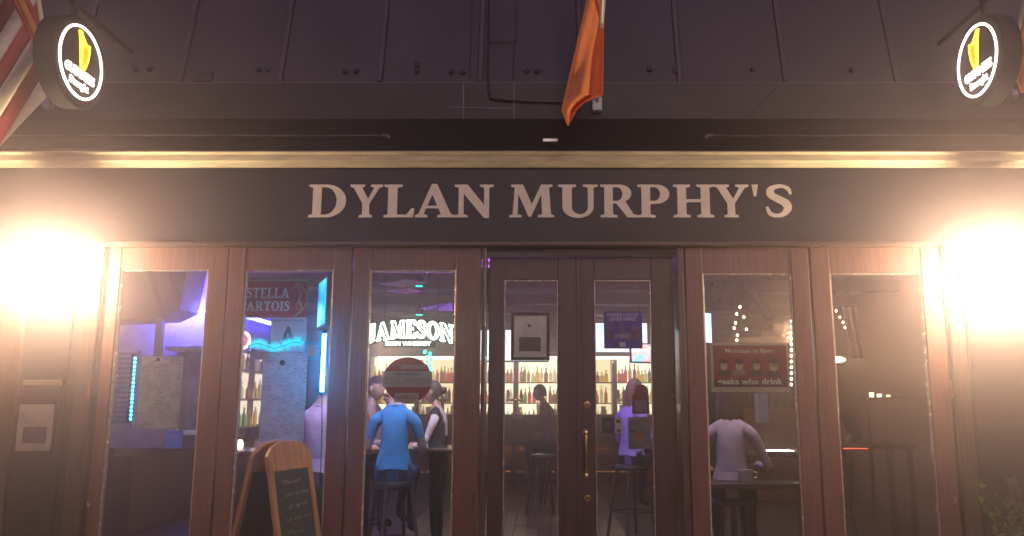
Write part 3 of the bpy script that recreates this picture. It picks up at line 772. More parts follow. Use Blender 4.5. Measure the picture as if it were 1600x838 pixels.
bprof = [[(.034, 0), (.036, .01), (.036, .17), (.03, .2), (.013, .235), (.013, .29), (.016, .29), (.016, .31), (.0005, .31)],
         [(.04, 0), (.042, .01), (.042, .14), (.036, .17), (.015, .19), (.014, .25), (.018, .25), (.018, .275), (.0005, .275)],
         [(.03, 0), (.032, .01), (.034, .2), (.024, .24), (.012, .26), (.012, .32), (.0005, .322)]]
bcol = [(.55, .2, .04), (.1, .4, .12), (.8, .75, .6), (.2, .1, .06), (.6, .1, .08), (.85, .55, .12)]
BCN = ['amber', 'green', 'clear', 'brown', 'red', 'golden']
bot = []
for i, pr in enumerate(bprof):
    for j, c in enumerate(bcol):
        mm = mat('bottle glass %d' % j, c, .12, var=.2)
        mm.node_tree.nodes['Principled BSDF'].inputs['Transmission Weight'].default_value = .75
        o = MB().lathe(pr, 10).build('bottle', mm, None, smooth=True); o.data['hue'] = j; bot.append(o.data); bpy.data.objects.remove(o)
for k in range(nb):
    xk = bx0 + k * wbay
    for zz in (1.18, 1.58, 2.0):
        x = xk + .11
        while x < xk + wbay - .1:
            o = link('bottle', rnd.choice(bot), None, (x, bY - .2 + rnd.uniform(-.04, .04), zz + .0005))
            tag(o, '%s bottle on the %s backlit shelf behind the bar' % (BCN[o.data['hue']], {1.18: 'lowest', 1.58: 'middle', 2.0: 'topmost'}[zz]), 'bottle', 'bottles on the back bar'); o.scale = (1, 1, rnd.uniform(.75, 1.2))
            x += rnd.uniform(.066, .098)
# bar counter
bc = thing('bar_counter', 'dark glossy bar counter with glowing orange foot strip', 'bar', (-.6, 9.6, FLOOR))
bx('counter_top', (-3.7, 9.35, 1.32), (2.5, 9.95, 1.375), mat('bar top', (.035, .025, .022), .18, coat=.5), bc, bevel=.012)
bx('front', (-3.6, 9.5, FLOOR + .001), (2.4, 9.9, 1.319), bw, bc, bevel=0)
for k in range(9):
    bx('panel', (-3.55 + k * .66, 9.47, .86), (-2.95 + k * .66, 9.499, 1.28), bw, bc, bevel=.01)
bx('light_strip', (-1.6, 9.45, .80), (1.2, 9.47, .81), glow('foot strip', (1, .36, .08), 14), bc, bevel=0)
bx('strip_cover', (-3.5, 9.40, .78), (2.3, 9.42, .88), bw, bc, bevel=.003)
bx('strip_cover', (-3.5, 9.421, .83), (2.3, 9.469, .85), bw, bc, bevel=.003)
MB().tube([(-3.5, 9.3, .34), (2.3, 9.3, .34)], .025, 10).build('foot_rail', M['brass'], bc, smooth=True)

# shelf unit on the left wall, lit blue
sbk = thing('wall_shelf', 'shelf rack of bottles on the blue lit side wall', 'shelf', (-4.9, 6, FLOOR))
for zz in (1.2, 1.65, 2.1):
    bx('shelf', (-4.98, 3.6, zz - .03), (-4.72, 9.2, zz), bw, sbk, bevel=.004)
bx('cabinet', (-4.98, 3.6, FLOOR + .001), (-4.6, 9.2, 1.0), bw, sbk, bevel=.006)
bx('light_panel', (-4.995, 6.4, 1.22), (-4.985, 9.1, 2.4), glow('pale lit panel', (1, .86, .62), .9), sbk, bevel=0)
for k in range(6):
    bx('post', (-4.985, 3.7 + k * 1.08, 1.0), (-4.9, 3.76 + k * 1.08, 2.5), bw, sbk, bevel=.003)
for zz in (1.2, 1.65, 2.1):
    y = 3.7
    while y < 9.1:
        o = link('bottle', rnd.choice(bot), None, (-4.83 + rnd.uniform(-.03, .03), y, zz + .0005))
        tag(o, '%s bottle on the %s side wall shelf' % (BCN[o.data['hue']], {1.2: 'lowest', 1.65: 'middle', 2.1: 'topmost'}[zz]), 'bottle', 'bottles on the side wall shelf')
        y += rnd.uniform(.2, .34)

# stools
def stool(h=.76):
    root = thing('bar_stool', 'x', 'stool', (0, 0, 0))
    MB().lathe([(.155, -.05), (.17, -.04), (.175, -.01), (.165, .008), (.12, .014), (.0005, .015)], 20, c=(0, 0, h)).build('seat', mat('stool leather', (.02, .016, .018), .4), root, smooth=True, world=False)
    for sx in (-1, 1):
        for sy in (-1, 1):
            MB().tube([(sx * .11, sy * .11, h - .03), (sx * .19, sy * .19, .0)], [.019, .016], 8).build('leg', mat('stool wood', (.05, .028, .022), .5), root, smooth=True, world=False)
    q = .11 + .08 * (1 - .28 / h)
    mb = MB()
    for a, b in (((-q, -q), (q, -q)), ((q, -q), (q, q)), ((q, q), (-q, q)), ((-q, q), (-q, -q))):
        mb.tube([(a[0], a[1], .28), (b[0], b[1], .28)], .011, 6)
    mb.build('foot_rest', mat('stool wood', (.05, .028, .022), .5), root, smooth=True, world=False)
    return root
st0 = stool()
def put_stool(px, Y, label, first=[True], grp=None):
    o = st0 if first[0] else copy_tree(st0); first[0] = False
    o.location = (X(px, Y, 700), Y, FLOOR + .001); o['label'] = label
    o.rotation_euler = (0, 0, rnd.uniform(0, .6))
    if grp: o['group'] = grp
    elif 'group' in o: del o['group']
    return o

# tables
def high_table(x, y, w, d, label, h=1.02):
    root = thing('high_table', label, 'table', (x, y, FLOOR + .001))
    bx('table_top', (-w / 2, -d / 2, h - .04), (w / 2, d / 2, h), mat('table top', (.05, .028, .02), .22, coat=.4), root, bevel=.01, world=False)
    for sx in (-1, 1):
        for sy in (-1, 1):
            bx('leg', (sx * (w / 2 - .06) - .025, sy * (d / 2 - .06) - .025, 0), (sx * (w / 2 - .06) + .025, sy * (d / 2 - .06) + .025, h - .041), bw, root, bevel=.004, world=False)
    return root

# screens
def tv(px, py, Y, w, h, rz, label, m, tilt=0, drop=True):
    p = at(px, py, Y); root = thing('television', label, 'television', p)
    root.rotation_euler = (tilt, 0, rz)
    bx('case', (-w / 2, .0, -h / 2), (w / 2, .05, h / 2), M['dark'], root, bevel=.006, world=False)
    bx('screen', (-w / 2 + .02, -.004, -h / 2 + .025), (w / 2 - .02, -.001, h / 2 - .02), m, root, bevel=0, world=False)
    if drop:
        L = max(.05, CE - p.z - .01)
        MB().tube([(0, .06, 0), (0, .075, h / 2), (0, .075 * math.cos(tilt), L * .98)], .018, 8).build('ceiling_mount', M['dark'], root, smooth=True, world=False)
    return root

# ------------------------------------------------------------------ screens and lamps inside
scr_blue = screen_mat('screen blue', (.0, .18, .6), (.02, .55, .9), (.3, .95, 1), 1.2, 3)
scr_white = screen_mat('screen match', (.55, .8, .95), (.9, .95, 1), (1, 1, 1), 1.3, 4)
scr_red = screen_mat('screen show', (.9, .95, 1), (.9, .35, .3), (.2, .5, .9), 1.8, 5)
scr_off = mat('screen off', (.012, .012, .016), .15)
tv(503, 474, 2.5, .55, .50, R(-66), 'wall hung television glowing cyan beside the red beer banner', scr_blue)
tv(800, 540, 7.0, 1.15, .52, 0, 'bright white television hanging behind the black picture frame', scr_white)
tv(968, 528, 7.6, .95, .52, 0, 'bright television hanging behind the blue football poster', scr_white)
tv(1004, 552, 6.4, .40, .30, R(20), 'small television with red picture hanging by the blue football poster', scr_red)
tv(1094, 512, 4.0, .42, .40, R(35), 'pale blue television above the quiz poster', screen_mat('screen pale', (.5, .7, .85), (.7, .85, .95), (.85, .95, 1), 1.3, 2))
tv(1128, 462, 4.6, .62, .40, R(-32), 'dark television tilted down under the ceiling next to the string lights', scr_off, tilt=R(14))
tv(288, 452, 2.6, .62, .36, R(-28), 'switched off television hanging in the blue lit corner', scr_off, tilt=R(6))

def pendant(x, y, z, w, label, col=(1, .72, .38)):  # invented pendants, put in to light the bar room
    root = thing('added_pendant', label, 'lamp', (x, y, z))
    MB().tube([(0, 0, .12), (0, 0, CE - z - .002)], .006, 6).build('cord', M['dark'], root, world=False)
    MB().lathe([(.14, -.06), (.145, -.055), (.10, .05), (.03, .11), (.02, .13), (.015, .13), (.025, .1), (.09, .045), (.135, -.058)], 18).build('shade', mat('shade enamel', (.12, .06, .03), .4), root, smooth=True, world=False)
    MB().sphere((0, 0, -.02), .035, 10).build('bulb', glow('pendant bulb', (1, .8, .5), 14), root, smooth=True, world=False)
    ld = bpy.data.lights.new('added_pendant_light', 'POINT'); ld.energy = w; ld.color = col; ld.shadow_soft_size = .05
    lo = bpy.data.objects.new('added_pendant_light', ld); COL.objects.link(lo); lo.parent = root; lo.location = (0, 0, -.09)
for x, y, w, lb in ((-2.6, 7.6, 13, 'added warm pendant lamp over the bar end by the side shelf'), (-.3, 8.6, 13, 'added warm pendant lamp over the middle of the bar'), (1.6, 8.2, 13, 'added warm pendant lamp over the bar behind the football poster'),
                    (3.5, 5.6, 24, 'added warm pendant lamp near the wood panelled wall'), (2.36, 1.55, 9, 'added warm pendant lamp over the table behind the quiz poster')):
    pendant(x, y, 2.62, w, lb)
# blue led strips along the ceiling and beside the menu
ls1 = thing('led_strip', 'blue light strip running along the side wall ceiling', 'light', (-4.9, 5, 2.95))
bx('strip', (-4.96, 1.5, 2.98), (-4.90, 9.0, 3.02), glow('led blue', (.09, .10, 1), 30), ls1, bevel=0)
bx('channel', (-4.999, 1.45, 2.96), (-4.961, 9.05, 3.04), M['alum'], ls1, bevel=0)
ls2 = thing('led_strip', 'violet light strip along the ceiling beam behind the whiskey sign', 'light', (-1.6, 3.1, 2.95))
bx('strip', (-3.9, 3.17, 3.03), (.6, 3.195, 3.06), glow('led violet', (.55, .16, 1), 80), ls2, bevel=0)
bx('channel', (-3.92, 3.15, 3.02), (.62, 3.169, 3.07), M['alum'], ls2, bevel=0)
ls3 = thing('led_strip', 'vertical string of cyan led beads beside the menu card', 'light', at(208, 660, .5))
t0, t1 = at(211, 560, .42), at(204, 655, .42)
MB().box((t0.x - .03, .425, t1.z - .02), (t0.x + .0, .445, t0.z + .03)).build('strip_backing', M['dark'], ls3)
for k in range(16):
    q = t1 + (t0 - t1) * (k / 15)
    MB().sphere(q, (.0085, .0085, .0085), 8).build('led_bead', glow('led cyan', (.02, .7, .95), 18), ls3, smooth=True)
bx('strip', (X(175, 1.2, 470), 1.96, at(200, 488, 1.96).z), (X(300, 1.2, 470), 1.985, at(200, 485, 1.96).z), glow('added indigo glow', (.13, .12, 1), 170), ls1, bevel=0)  # unseen strip added behind the soffit to wash the back panel blue
# blue slatted panel lit by the beads
slp = thing('slatted_panel', 'blue lit slatted shutter beside the cyan beads', 'shutter', at(190, 660, .5))
for k in range(15):
    z = at(190, 555 + k * 7.6, .55).z
    bx('slat', (X(178, .5, 600), .52, z), (X(207, .5, 600), .56, z + .02), mat('slat', (.25, .28, .5), .5), slp, bevel=.003)
bx('stile', (X(174, .5, 600), .515, at(190, 668, .55).z), (X(178, .5, 600), .565, at(190, 548, .55).z), mat('slat', (.25, .28, .5), .5), slp, bevel=.003)
bx('stile', (X(207.3, .5, 600), .515, at(190, 668, .55).z), (X(210, .5, 600), .565, at(190, 548, .55).z), mat('slat', (.25, .28, .5), .5), slp, bevel=.003)
# soffit beam, post and blue shelf behind the first panel
sf = thing('soffit', 'dark boxed soffit with post in the blue lit corner', 'beam', (X(230, 1.6), 1.6, 2.4))
a = at(186, 400, 1.5); b = at(250, 498, 1.5); c = at(330, 455, 1.5)
MB().prism([(a.x - .6, a.z + .5), (a.x - .6, at(186, 505, 1.5).z), (b.x, b.z), (at(280, 484, 1.5).x, at(280, 484, 1.5).z), (at(306, 420, 1.5).x, a.z + .5)], 1.5, 1.9).build('box', mat('soffit paint', (.05, .04, .05), .7), sf, bevel=.006)
bx('post', (X(249, 1.62), 1.6, at(254, 570, 1.6).z), (X(258, 1.62), 1.68, at(254, 500, 1.6).z), M['dark'], sf, bevel=.004)
bsh = thing('drinks_ledge', 'pale blue lit ledge with glasses behind the menu card', 'shelf', at(290, 545, 1.9))
bx('board', (X(262, 1.9, 545), 1.85, at(290, 548, 1.9).z), (X(345, 1.9, 545), 2.1, at(290, 541, 1.9).z), mat('ledge', (.55, .55, .6), .4), bsh, bevel=.004)
bx('board', (X(262, 1.9, 670), 1.85, at(290, 680, 1.9).z), (X(345, 1.9, 670), 2.1, at(290, 672, 1.9).z), mat('ledge', (.55, .55, .6), .4), bsh, bevel=.004)
bx('back', (X(150, 1.9, 600), 2.102, at(290, 700, 2.1).z), (X(350, 1.9, 600), 2.13, 3.0), mat('ledge back', (.42, .40, .5), .5), bsh, bevel=0)
gm = mat('clear tumbler', (.6, .62, .66), .08, var=.05); gm.node_tree.nodes['Principled BSDF'].inputs['Transmission Weight'].default_value = .7
gt = MB().lathe([(.03, 0), (.036, .005), (.042, .17), (.039, .17), (.033, .012), (.0005, .012)], 12).build('x', gm, None, smooth=True); gd = gt.data; bpy.data.objects.remove(gt)
for k in range(6):
    o = link('drinking_glass', gd, None, (X(292 + k * 7.5, 1.95, 660), 1.97, at(290, 672, 1.9).z + .001)); o.scale = (1, 1, 1.5 + .3 * (k % 2))
    tag(o, 'tall clear glass on the blue lit ledge', 'glass', 'glasses on the blue ledge')
# neon tube next to the second panel
nb_ = thing('neon_tube', 'bright blue upright neon tube beside the dark window post', 'light', at(505, 605, .35))
MB().tube([at(507, 522, .35), at(505, 565, .35), at(503, 612, .35)], .014, 10).build('tube', glow('neon cyan', (.03, .42, 1), 60), nb_, smooth=True)
for y in (519, 615): MB().sphere(at(507 if y < 550 else 503, y, .35), (.018, .018, .02), 8).build('end_cap', M['dark'], nb_, smooth=True)
MB().tube([at(503, 617, .35), at(503, 680, .38), at(500, 760, .42)], .004, 5).build('cable', M['dark'], nb_, smooth=True)
# glowing cyan tinsel garland over the grade card
gr = thing('tinsel_garland', 'cyan self-glowing tinsel garland hanging over the grade card', 'garland', at(430, 545, .075))
r6 = random.Random(11); mb = MB()
gpts = [at(388 + 84 * i / 16, 541 - 4 * math.sin(i * .55) - (2 if i > 8 else 0), .075) for i in range(17)]
for i in range(520):
    t = r6.uniform(0, 15.99); q = gpts[int(t)].lerp(gpts[int(t) + 1], t % 1)
    d = Vector((r6.gauss(0, 1), r6.gauss(0, .12), r6.gauss(.25, 1))).normalized(); L = r6.uniform(.02, .05) * (1.8 if r6.random() < .06 else 1)
    s = d.orthogonal().normalized() * .0022
    mb.add([q - s, q + s, q + d * L + s * .4, q + d * L - s * .4], [(0, 1, 2, 3)])
mb.build('tinsel', mat('glowing cyan tinsel', (.03, .45, .55), .3, emit=(.0, .55, .75), es=.9), gr)  # own glow stands in for neon light falling on the tinsel
MB().tube(gpts, .003, 5).build('wire', M['dark'], gr)

# ------------------------------------------------------------------ papers and posters on the glass (inner face)
YG = .034
def card(name, x0, y0, x1, y1, m, parent=None, Y=YG, th=.002, sh=0):
    p, q = at(x0, y1, Y), at(x1, y0, Y)
    return MB().box((p.x, Y, p.z), (q.x, Y + th, q.z)).build(name, m, parent)
menu = print_mat('menu print', (.78, .74, .66), (.34, .30, .28), 70, trans=.4)
t = thing('menu_card', 'white printed menu card behind glass beside the cyan led beads', 'menu', at(247, 672, YG))
card('sheet', 212, 557, 286, 670, menu, t)
card('holder_edge', 286.4, 548, 289, 676, M['alum'], t, Y=.036)
disc('crest', 247, 562, YG - .0005, .014, mat('menu ink', (.1, .08, .08), .7), t, th=.0004)
ps = thing('blue_sticker', 'small blue square sticker below the menu card', 'sticker', at(270, 700, YG))
card('sheet', 257, 673, 286, 701, thin_mat('blue paper', (.12, .32, .95), .6), ps)
card('print', 261, 680, 282, 690, print_mat('sticker print', (.12, .32, .95), (.4, .5, .9), 120), ps, Y=YG - .0006, th=.0004)

t = thing('menu_poster', 'tall white printed menu sheet below the grade card', 'menu', at(440, 690, YG))
card('sheet', 404, 551, 481, 692, print_mat('menu print pale', (.86, .82, .86), (.42, .38, .42), 60, trans=.55), t)
disc('crest', 441, 567, YG - .0005, .02, mat('menu ink', (.1, .08, .08), .7), t, th=.0004)
t = thing('grade_card', 'white inspection card with a large blue letter A', 'sign', at(450, 548, YG))
card('sheet', 421, 496, 480, 549.5, thin_mat('card white', (.74, .73, .78), .5), t, Y=YG + .061)
blue_ink = mat('blue ink', (.03, .05, .22), .6)
YA = YG + .06; pa = at(450, 525, YA)
sans('lettering', 'A', .115, blue_ink, t, Vector((pa.x, YA - .0002, pa.z)) - t.location, height=.135, bold=.02)
pa = at(450, 501, YA)
sans('lettering', 'SANITARY INSPECTION GRADE', .21, blue_ink, t, Vector((pa.x, YA - .0002, pa.z)) - t.location, height=.014)
t = thing('card_notice', 'small pale notice beside the menu sheet top', 'notice', at(405, 560, YG))
card('sheet', 390, 549.8, 420, 562, print_mat('notice print', (.6, .5, .62), (.25, .2, .4), 110, trans=.4), t, Y=YG + .003)
t = thing('square_sticker', 'square pale sticker with cyan border beside the neon tube', 'sticker', at(486, 560, YG))
card('border', 475, 534, 501, 562, thin_mat('cyan card', (.05, .55, .65), .6), t, Y=YG + .003)
card('sheet', 480, 539, 496, 557, M['paper'], t, Y=YG + .0015, th=.001)

# red beer banner hanging inside
bn = thing('beer_banner', 'red hanging banner reading STELLA ARTOIS in white serif capitals', 'banner', at(432, 495, .5))
Yb = .5
redb = thin_mat('banner red', (.62, .025, .06), .45)
p, q = at(360, 497, Yb), at(481, 441, Yb)
bx('cloth', (p.x, Yb, p.z), (q.x, Yb + .006, q.z), redb, bn, bevel=.001)
bw_ = mat('banner white', (.85, .78, .78), .6)
def word(txt, x0, x1, y0, y1, Y, m, parent, dep=.003):
    ws = [(glyph_size(c)[1] - glyph_size(c)[0]) + .1 for c in txt]; tot = sum(ws) - .1; s = 0
    for c, w in zip(txt, ws):
        serif('letter', c, X(x0 + (x1 - x0) * s / tot, Y, y1), X(x0 + (x1 - x0) * (s + w - .1) / tot, Y, y1), at(x0, y1, Y).z, at(x0, y0, Y).z, Y - dep - .0005, dep, m, parent); s += w
word('STELLA', 385, 452, 450, 466, Yb, bw_, bn); word('ARTOIS', 385, 452, 471, 486, Yb, bw_, bn)
gold_t = mat('gold trim', (.55, .36, .12), .35, .6)
mb = MB(); cc = at(468, 465, Yb - .01)
mb.tube([at(462, 443, .49), at(470, 446, .488), at(477, 455, .488), at(480, 467, .488), at(476, 480, .488), at(468, 488, .488), at(461, 494, .49)], .008, 6)
mb.tube([at(455, 452, .49), at(463, 447, .488), at(470, 458, .488), at(466, 472, .488), at(472, 482, .488)], .007, 6)
mb.tube([cc + Vector((.022 * math.cos(k * .6), 0, .03 * math.sin(k * .6) - .06)) for k in range(11)], .005, 6)
mb.build('gold_cartouche', gold_t, bn, smooth=True)
MB().tube([at(355, 438, Yb), at(483, 438, Yb)], .008, 8).build('hanging_rod', gold_t, bn, smooth=True)
for px in (380, 470): MB().tube([at(px, 438, Yb), Vector((at(px, 438, Yb).x, Yb, CE - .002))], .003, 5).build('cord', M['dark'], bn)
nr = thing('neon_sign', 'small round pink neon sign near the tinsel garland', 'neon sign', at(383, 545, .6))
cc = at(380, 532, .6)
MB().tube([cc + Vector((.05 * math.cos(k * .35), 0, .06 * math.sin(k * .35))) for k in range(18)], .010, 8, closed=True).build('tube_ring', glow('neon pink', (1, .35, .42), 5), nr, smooth=True)
MB().lathe([(.045, 0), (.045, .01)], 20, c=cc + Vector((0, .03, 0)), mtx=Matrix.Rotation(R(90), 3, 'X')).build('disc', mat('pink disc', (.5, .18, .22), .5), nr)
MB().tube([cc + Vector((0, .02, .05)), Vector((cc.x, .62, CE - .002))], .003, 5).build('cord', M['dark'], nr)

# whiskey neon sign
jw = thing('whiskey_neon_sign', 'white neon sign reading JAMESON IRISH WHISKEY in arched outlined letters', 'neon sign', at(640, 540, .2))
neon = glow('neon white', (.82, 1.0, .80), 5.5)
Yj = .2; tot = 0
wsj = [(glyph_size(c)[1] - glyph_size(c)[0]) * {'J': 1, 'M': .95}.get(c, 1) + .09 for c in 'JAMESON']; T_ = sum(wsj) - .09; s = 0
back = mat('sign backing', (.012, .014, .016), .4)
for c, w in zip('JAMESON', wsj):
    a0, a1 = glyph_size(c); mbj = MB()
    for lp in GL[c]:
        pts = []
        step = lp if c in 'AMENJ' else lp[::2]
        for gx, gy in step:
            f = (s + (gx - a0) / (a1 - a0) * (w - .09)) / T_
            px = 574 + 134 * f; k = (f - .5) * 2
            base = 527.5 + 9.5 * k * k; hgt = 26.5 + 1.5 * k * k
            pts.append(at(px, base - gy * hgt, Yj))
        mbj.tube(pts, .0052, 6, closed=True)
    mbj.build('letter_tube', neon, jw, smooth=True); s += w
poly = []
for i in range(17):
    k = -1 + i / 8; q = at(641 + 69 * k, 528 + 9.5 * k * k + 3, Yj); poly.append((q.x, q.z))
for i in range(17):
    k = 1 - i / 8; q = at(641 + 69 * k, 528 + 9.5 * k * k - 30 - 1.5 * k * k, Yj); poly.append((q.x, q.z))
MB().prism(poly, Yj + .014, Yj + .02).build('backing', back, jw)
q = at(638, 538, Yj)
sans('lettering', 'IRISH WHISKEY', .33, neon, jw, Vector((q.x, Yj, at(638, 537, Yj).z)) - jw.location, height=.030, bold=.02, depth=.003)
q0, q1 = at(598, 543, Yj), at(680, 531.5, Yj)
bx('backing', (q0.x, Yj + .0235, q0.z), (q1.x, Yj + .028, q1.z), back, jw, bevel=0)
for px in (600, 684): MB().tube([at(px, 515, Yj + .02), Vector((X(px, Yj + .02, 515), Yj + .02, CE - .001))], .002, 5).build('hanging_wire', M['dark'], jw)

# delivery poster
dp = thing('delivery_poster', 'round red delivery poster with white band reading DELIVERS', 'poster', at(638, 628, YG))
redp = thin_mat('poster red', (.50, .03, .05), .45); cream = thin_mat('poster cream', (.72, .70, .62), .45)
mb = MB(); pts = []
for k in range(36):
    a = R(k * 10); x = 637 + 38 * math.cos(a) * (1 if math.sin(a) < 0 else 1); y = 594 - 36 * math.sin(a)
    q = at(x, y, YG); pts.append((q.x, q.z))
mb.prism(pts, YG + .0012, YG + .003).build('disc', redp, dp)
card('band', 598, 580, 675, 605, cream, dp, Y=YG - .0006, th=.0014)
card('box', 616, 614, 654, 628, cream, dp, Y=YG - .0006, th=.0014)
card('pale_bar', 626, 570, 668, 577, thin_mat('poster pale', (.7, .55, .45), .5), dp, Y=YG - .0006, th=.0014)  # plain pale bar across the red disc
def label_at(txt, px, py, w, h, m, root, Y, bold=.01, outline=0, rel=True):
    q = at(px, py, Y); return sans('lettering', txt, w, m, root, Vector((q.x, Y, q.z)) - root.location, height=h, bold=bold, outline=outline)
navy = mat('navy ink', (.04, .05, .16), .6); rink = mat('red ink', (.45, .03, .05), .6)
label_at("Dylan Murphy's", 637, 585, .19, .026, navy, dp, YG - .0018, .02)
label_at('DELIVERS!', 637, 596, .30, .052, navy, dp, YG - .0022, 0, .012)
label_at('SEAMLESS', 635, 621, .14, .026, rink, dp, YG - .0018, .02)

# framed licence hanging in the left door leaf
YP = YD + .034
fp = thing('picture_frame', 'black framed certificate with dark photo hanging behind the door glass', 'picture', at(828, 563, YP + .03))
p, q = at(798, 563, YP + .02), at(859, 488, YP + .02)
mb = MB(); t_ = .022
mb.box((p.x, YP + .02, p.z), (p.x + t_, YP + .045, q.z)); mb.box((q.x - t_, YP + .02, p.z), (q.x, YP + .045, q.z))
mb.box((p.x + t_, YP + .022, p.z), (q.x - t_, YP + .043, p.z + t_)); mb.box((p.x + t_, YP + .022, q.z - t_), (q.x - t_, YP + .043, q.z))
mb.build('frame', M['dark'], fp, bevel=.003)
bx('mat_board', (p.x + t_, YP + .034, p.z + t_), (q.x - t_, YP + .038, q.z - t_), mat('mat board', (.85, .78, .68), .7), fp, bevel=0)
a, b = at(811, 549, YP + .03), at(845, 527, YP + .03)
bx('photo', (a.x, YP + .031, a.z), (b.x, YP + .0335, b.z), mat('photo print', (.10, .09, .10), .5, var=.7, scale=24), fp, bevel=0)
disc('crest', 827, 509, YP + .033, .012, mat('photo print', (.10, .09, .10), .5), fp, th=.001)
for px in (806, 852): MB().tube([at(px, 489, YP + .03), at(px + (3 if px < 820 else -4), 478, YP + .03), Vector((X(px + (6 if px < 820 else -7), YP + .03, 440), YP + .045, Z(438, YD)))], .0018, 5).build('hanging_wire', M['alum'], fp)

# football poster and small cards on the right leaf
bp = thing('football_poster', 'blue football poster reading PREMIER LEAGUE LIVES HERE on the door', 'poster', at(973, 545, YP))
card('sheet', 944, 487, 1003, 545, thin_mat('poster blue', (.10, .10, .60), .5), bp, Y=YP + .001)
lil = mat('lilac print', (.75, .70, .92), .6)
label_at('PREMIER LEAGUE', 973, 492, .225, .022, lil, bp, YP - .0002, .02)
label_at('LIVES HERE', 973, 498.5, .19, .026, lil, bp, YP - .0002, .03)
skin_p = mat('print skin', (.25, .15, .17), .6); prm = mat('print maroon', (.18, .06, .16), .6); prd = mat('print dark', (.06, .04, .12), .6)
for px, py, s, mm in ((954, 512, 1, prd), (990, 512, 1, prd), (996, 514, .9, prm), (972, 510, .95, prm)):
    q = at(px, py, YP); k = .016 * s
    MB().prism([(q.x + 1.4 * k * math.cos(R(a)), q.z - 3.2 * k + 2.4 * k * math.sin(R(a))) for a in range(0, 361, 30)], YP - .0009 - s * .001, YP + .0008).build('player', mm, bp)
    MB().prism([(q.x + .62 * k * math.cos(R(a)), q.z + .75 * k * math.sin(R(a))) for a in range(0, 360, 30)], YP - .0012 - s * .001, YP + .0008).build('face', skin_p, bp)
label_at('MATCHDAY', 972, 526, .10, .022, lil, bp, YP - .0024, .03) if False else None
card('crest', 968, 535, 977, 542, lil, bp, Y=YP - .0004, th=.001)
card('caption', 960, 522, 985, 529, print_mat('caption print', (.25, .22, .42), (.5, .45, .65), 160), bp, Y=YP - .0022, th=.001)
t = thing('photo_sticker', 'grey photo print with red flowers on the door glass', 'sticker', at(998, 702, YP))
card('sheet', 982, 652, 1016, 702, mat('grey photo', (.16, .16, .15), .6, var=.7, scale=16), t, Y=YP + .001)
card('bar', 984, 671, 994, 676, M['dark'], t, Y=YP - .0004, th=.001)
for k, (px, py) in enumerate(((994, 682), (999, 680), (1003, 683), (997, 685))): disc('flower', px, py, YP - .0002, .011, mat('flower red', (.6, .08, .06), .6), t, th=.001)
t = thing('dark_sticker', 'dark square sticker beside a pale card on the door glass', 'sticker', at(952, 678, YP))
card('sheet', 941, 653, 960, 677, mat('dark sticker', (.03, .03, .05), .5), t, Y=YP + .001)
disc('emblem', 950, 664, YP + .0006, .022, mat('emblem grey', (.12, .12, .16), .6), t, th=.001)
t = thing('pale_sticker', 'pale card with small dark squares on the door glass', 'sticker', at(966, 678, YP))
card('sheet', 960.5, 653, 972, 677, M['paper'], t, Y=YP + .001)
card('print', 963, 656, 969, 661, M['dark'], t, Y=YP - .0002, th=.001); card('print', 964, 671, 969, 675, M['dark'], t, Y=YP - .0002, th=.001)
t = thing('red_notice', 'faded red and pink notice on the door glass', 'notice', at(1000, 645, YP))
card('sheet', 988, 617, 1014, 647, thin_mat('notice red', (.36, .10, .14), .5), t, Y=YP + .001)
card('panel', 992, 626, 1010, 644, thin_mat('notice pink', (.5, .36, .46), .5), t, Y=YP - .0006, th=.0012)
disc('cap', 1002, 612, YP + .002, .05, thin_mat('notice red', (.36, .10, .14), .5), t, th=.001)

# quiz poster
YQ = .0415
qp = thing('quiz_poster', 'red poster with four faces reading Mondays at 8pm geeks who drink', 'poster', at(1172, 612, YQ))
card('border', 1112, 536, 1231, 613, thin_mat('poster buff', (.70, .62, .45), .3), qp, Y=YQ)
card('caption_band', 1116, 592.5, 1228, 605, mat('poster umber', (.10, .03, .025), .7), qp, Y=YQ - .0035, th=.0004)
card('sheet', 1116, 540, 1228, 605, thin_mat('poster brick', (.45, .085, .05), .25), qp, Y=YQ - .0008, th=.0006)
bf = mat('buff ink', (.92, .85, .66), .6)
label_at('Mondays at 8pm', 1170, 549, .33, .042, bf, qp, YQ - .0022, .01)
label_at('geeks who drink', 1172, 597.5, .46, .056, bf, qp, YQ - .0042, .035)
hair_p = mat('print hair', (.05, .03, .025), .6); face_p = mat('print face', (.72, .60, .42), .6); coat_p = [mat('print coat %d' % k, c, .6) for k, c in enumerate(((.10, .05, .045), (.38, .30, .2), (.07, .05, .06)))]
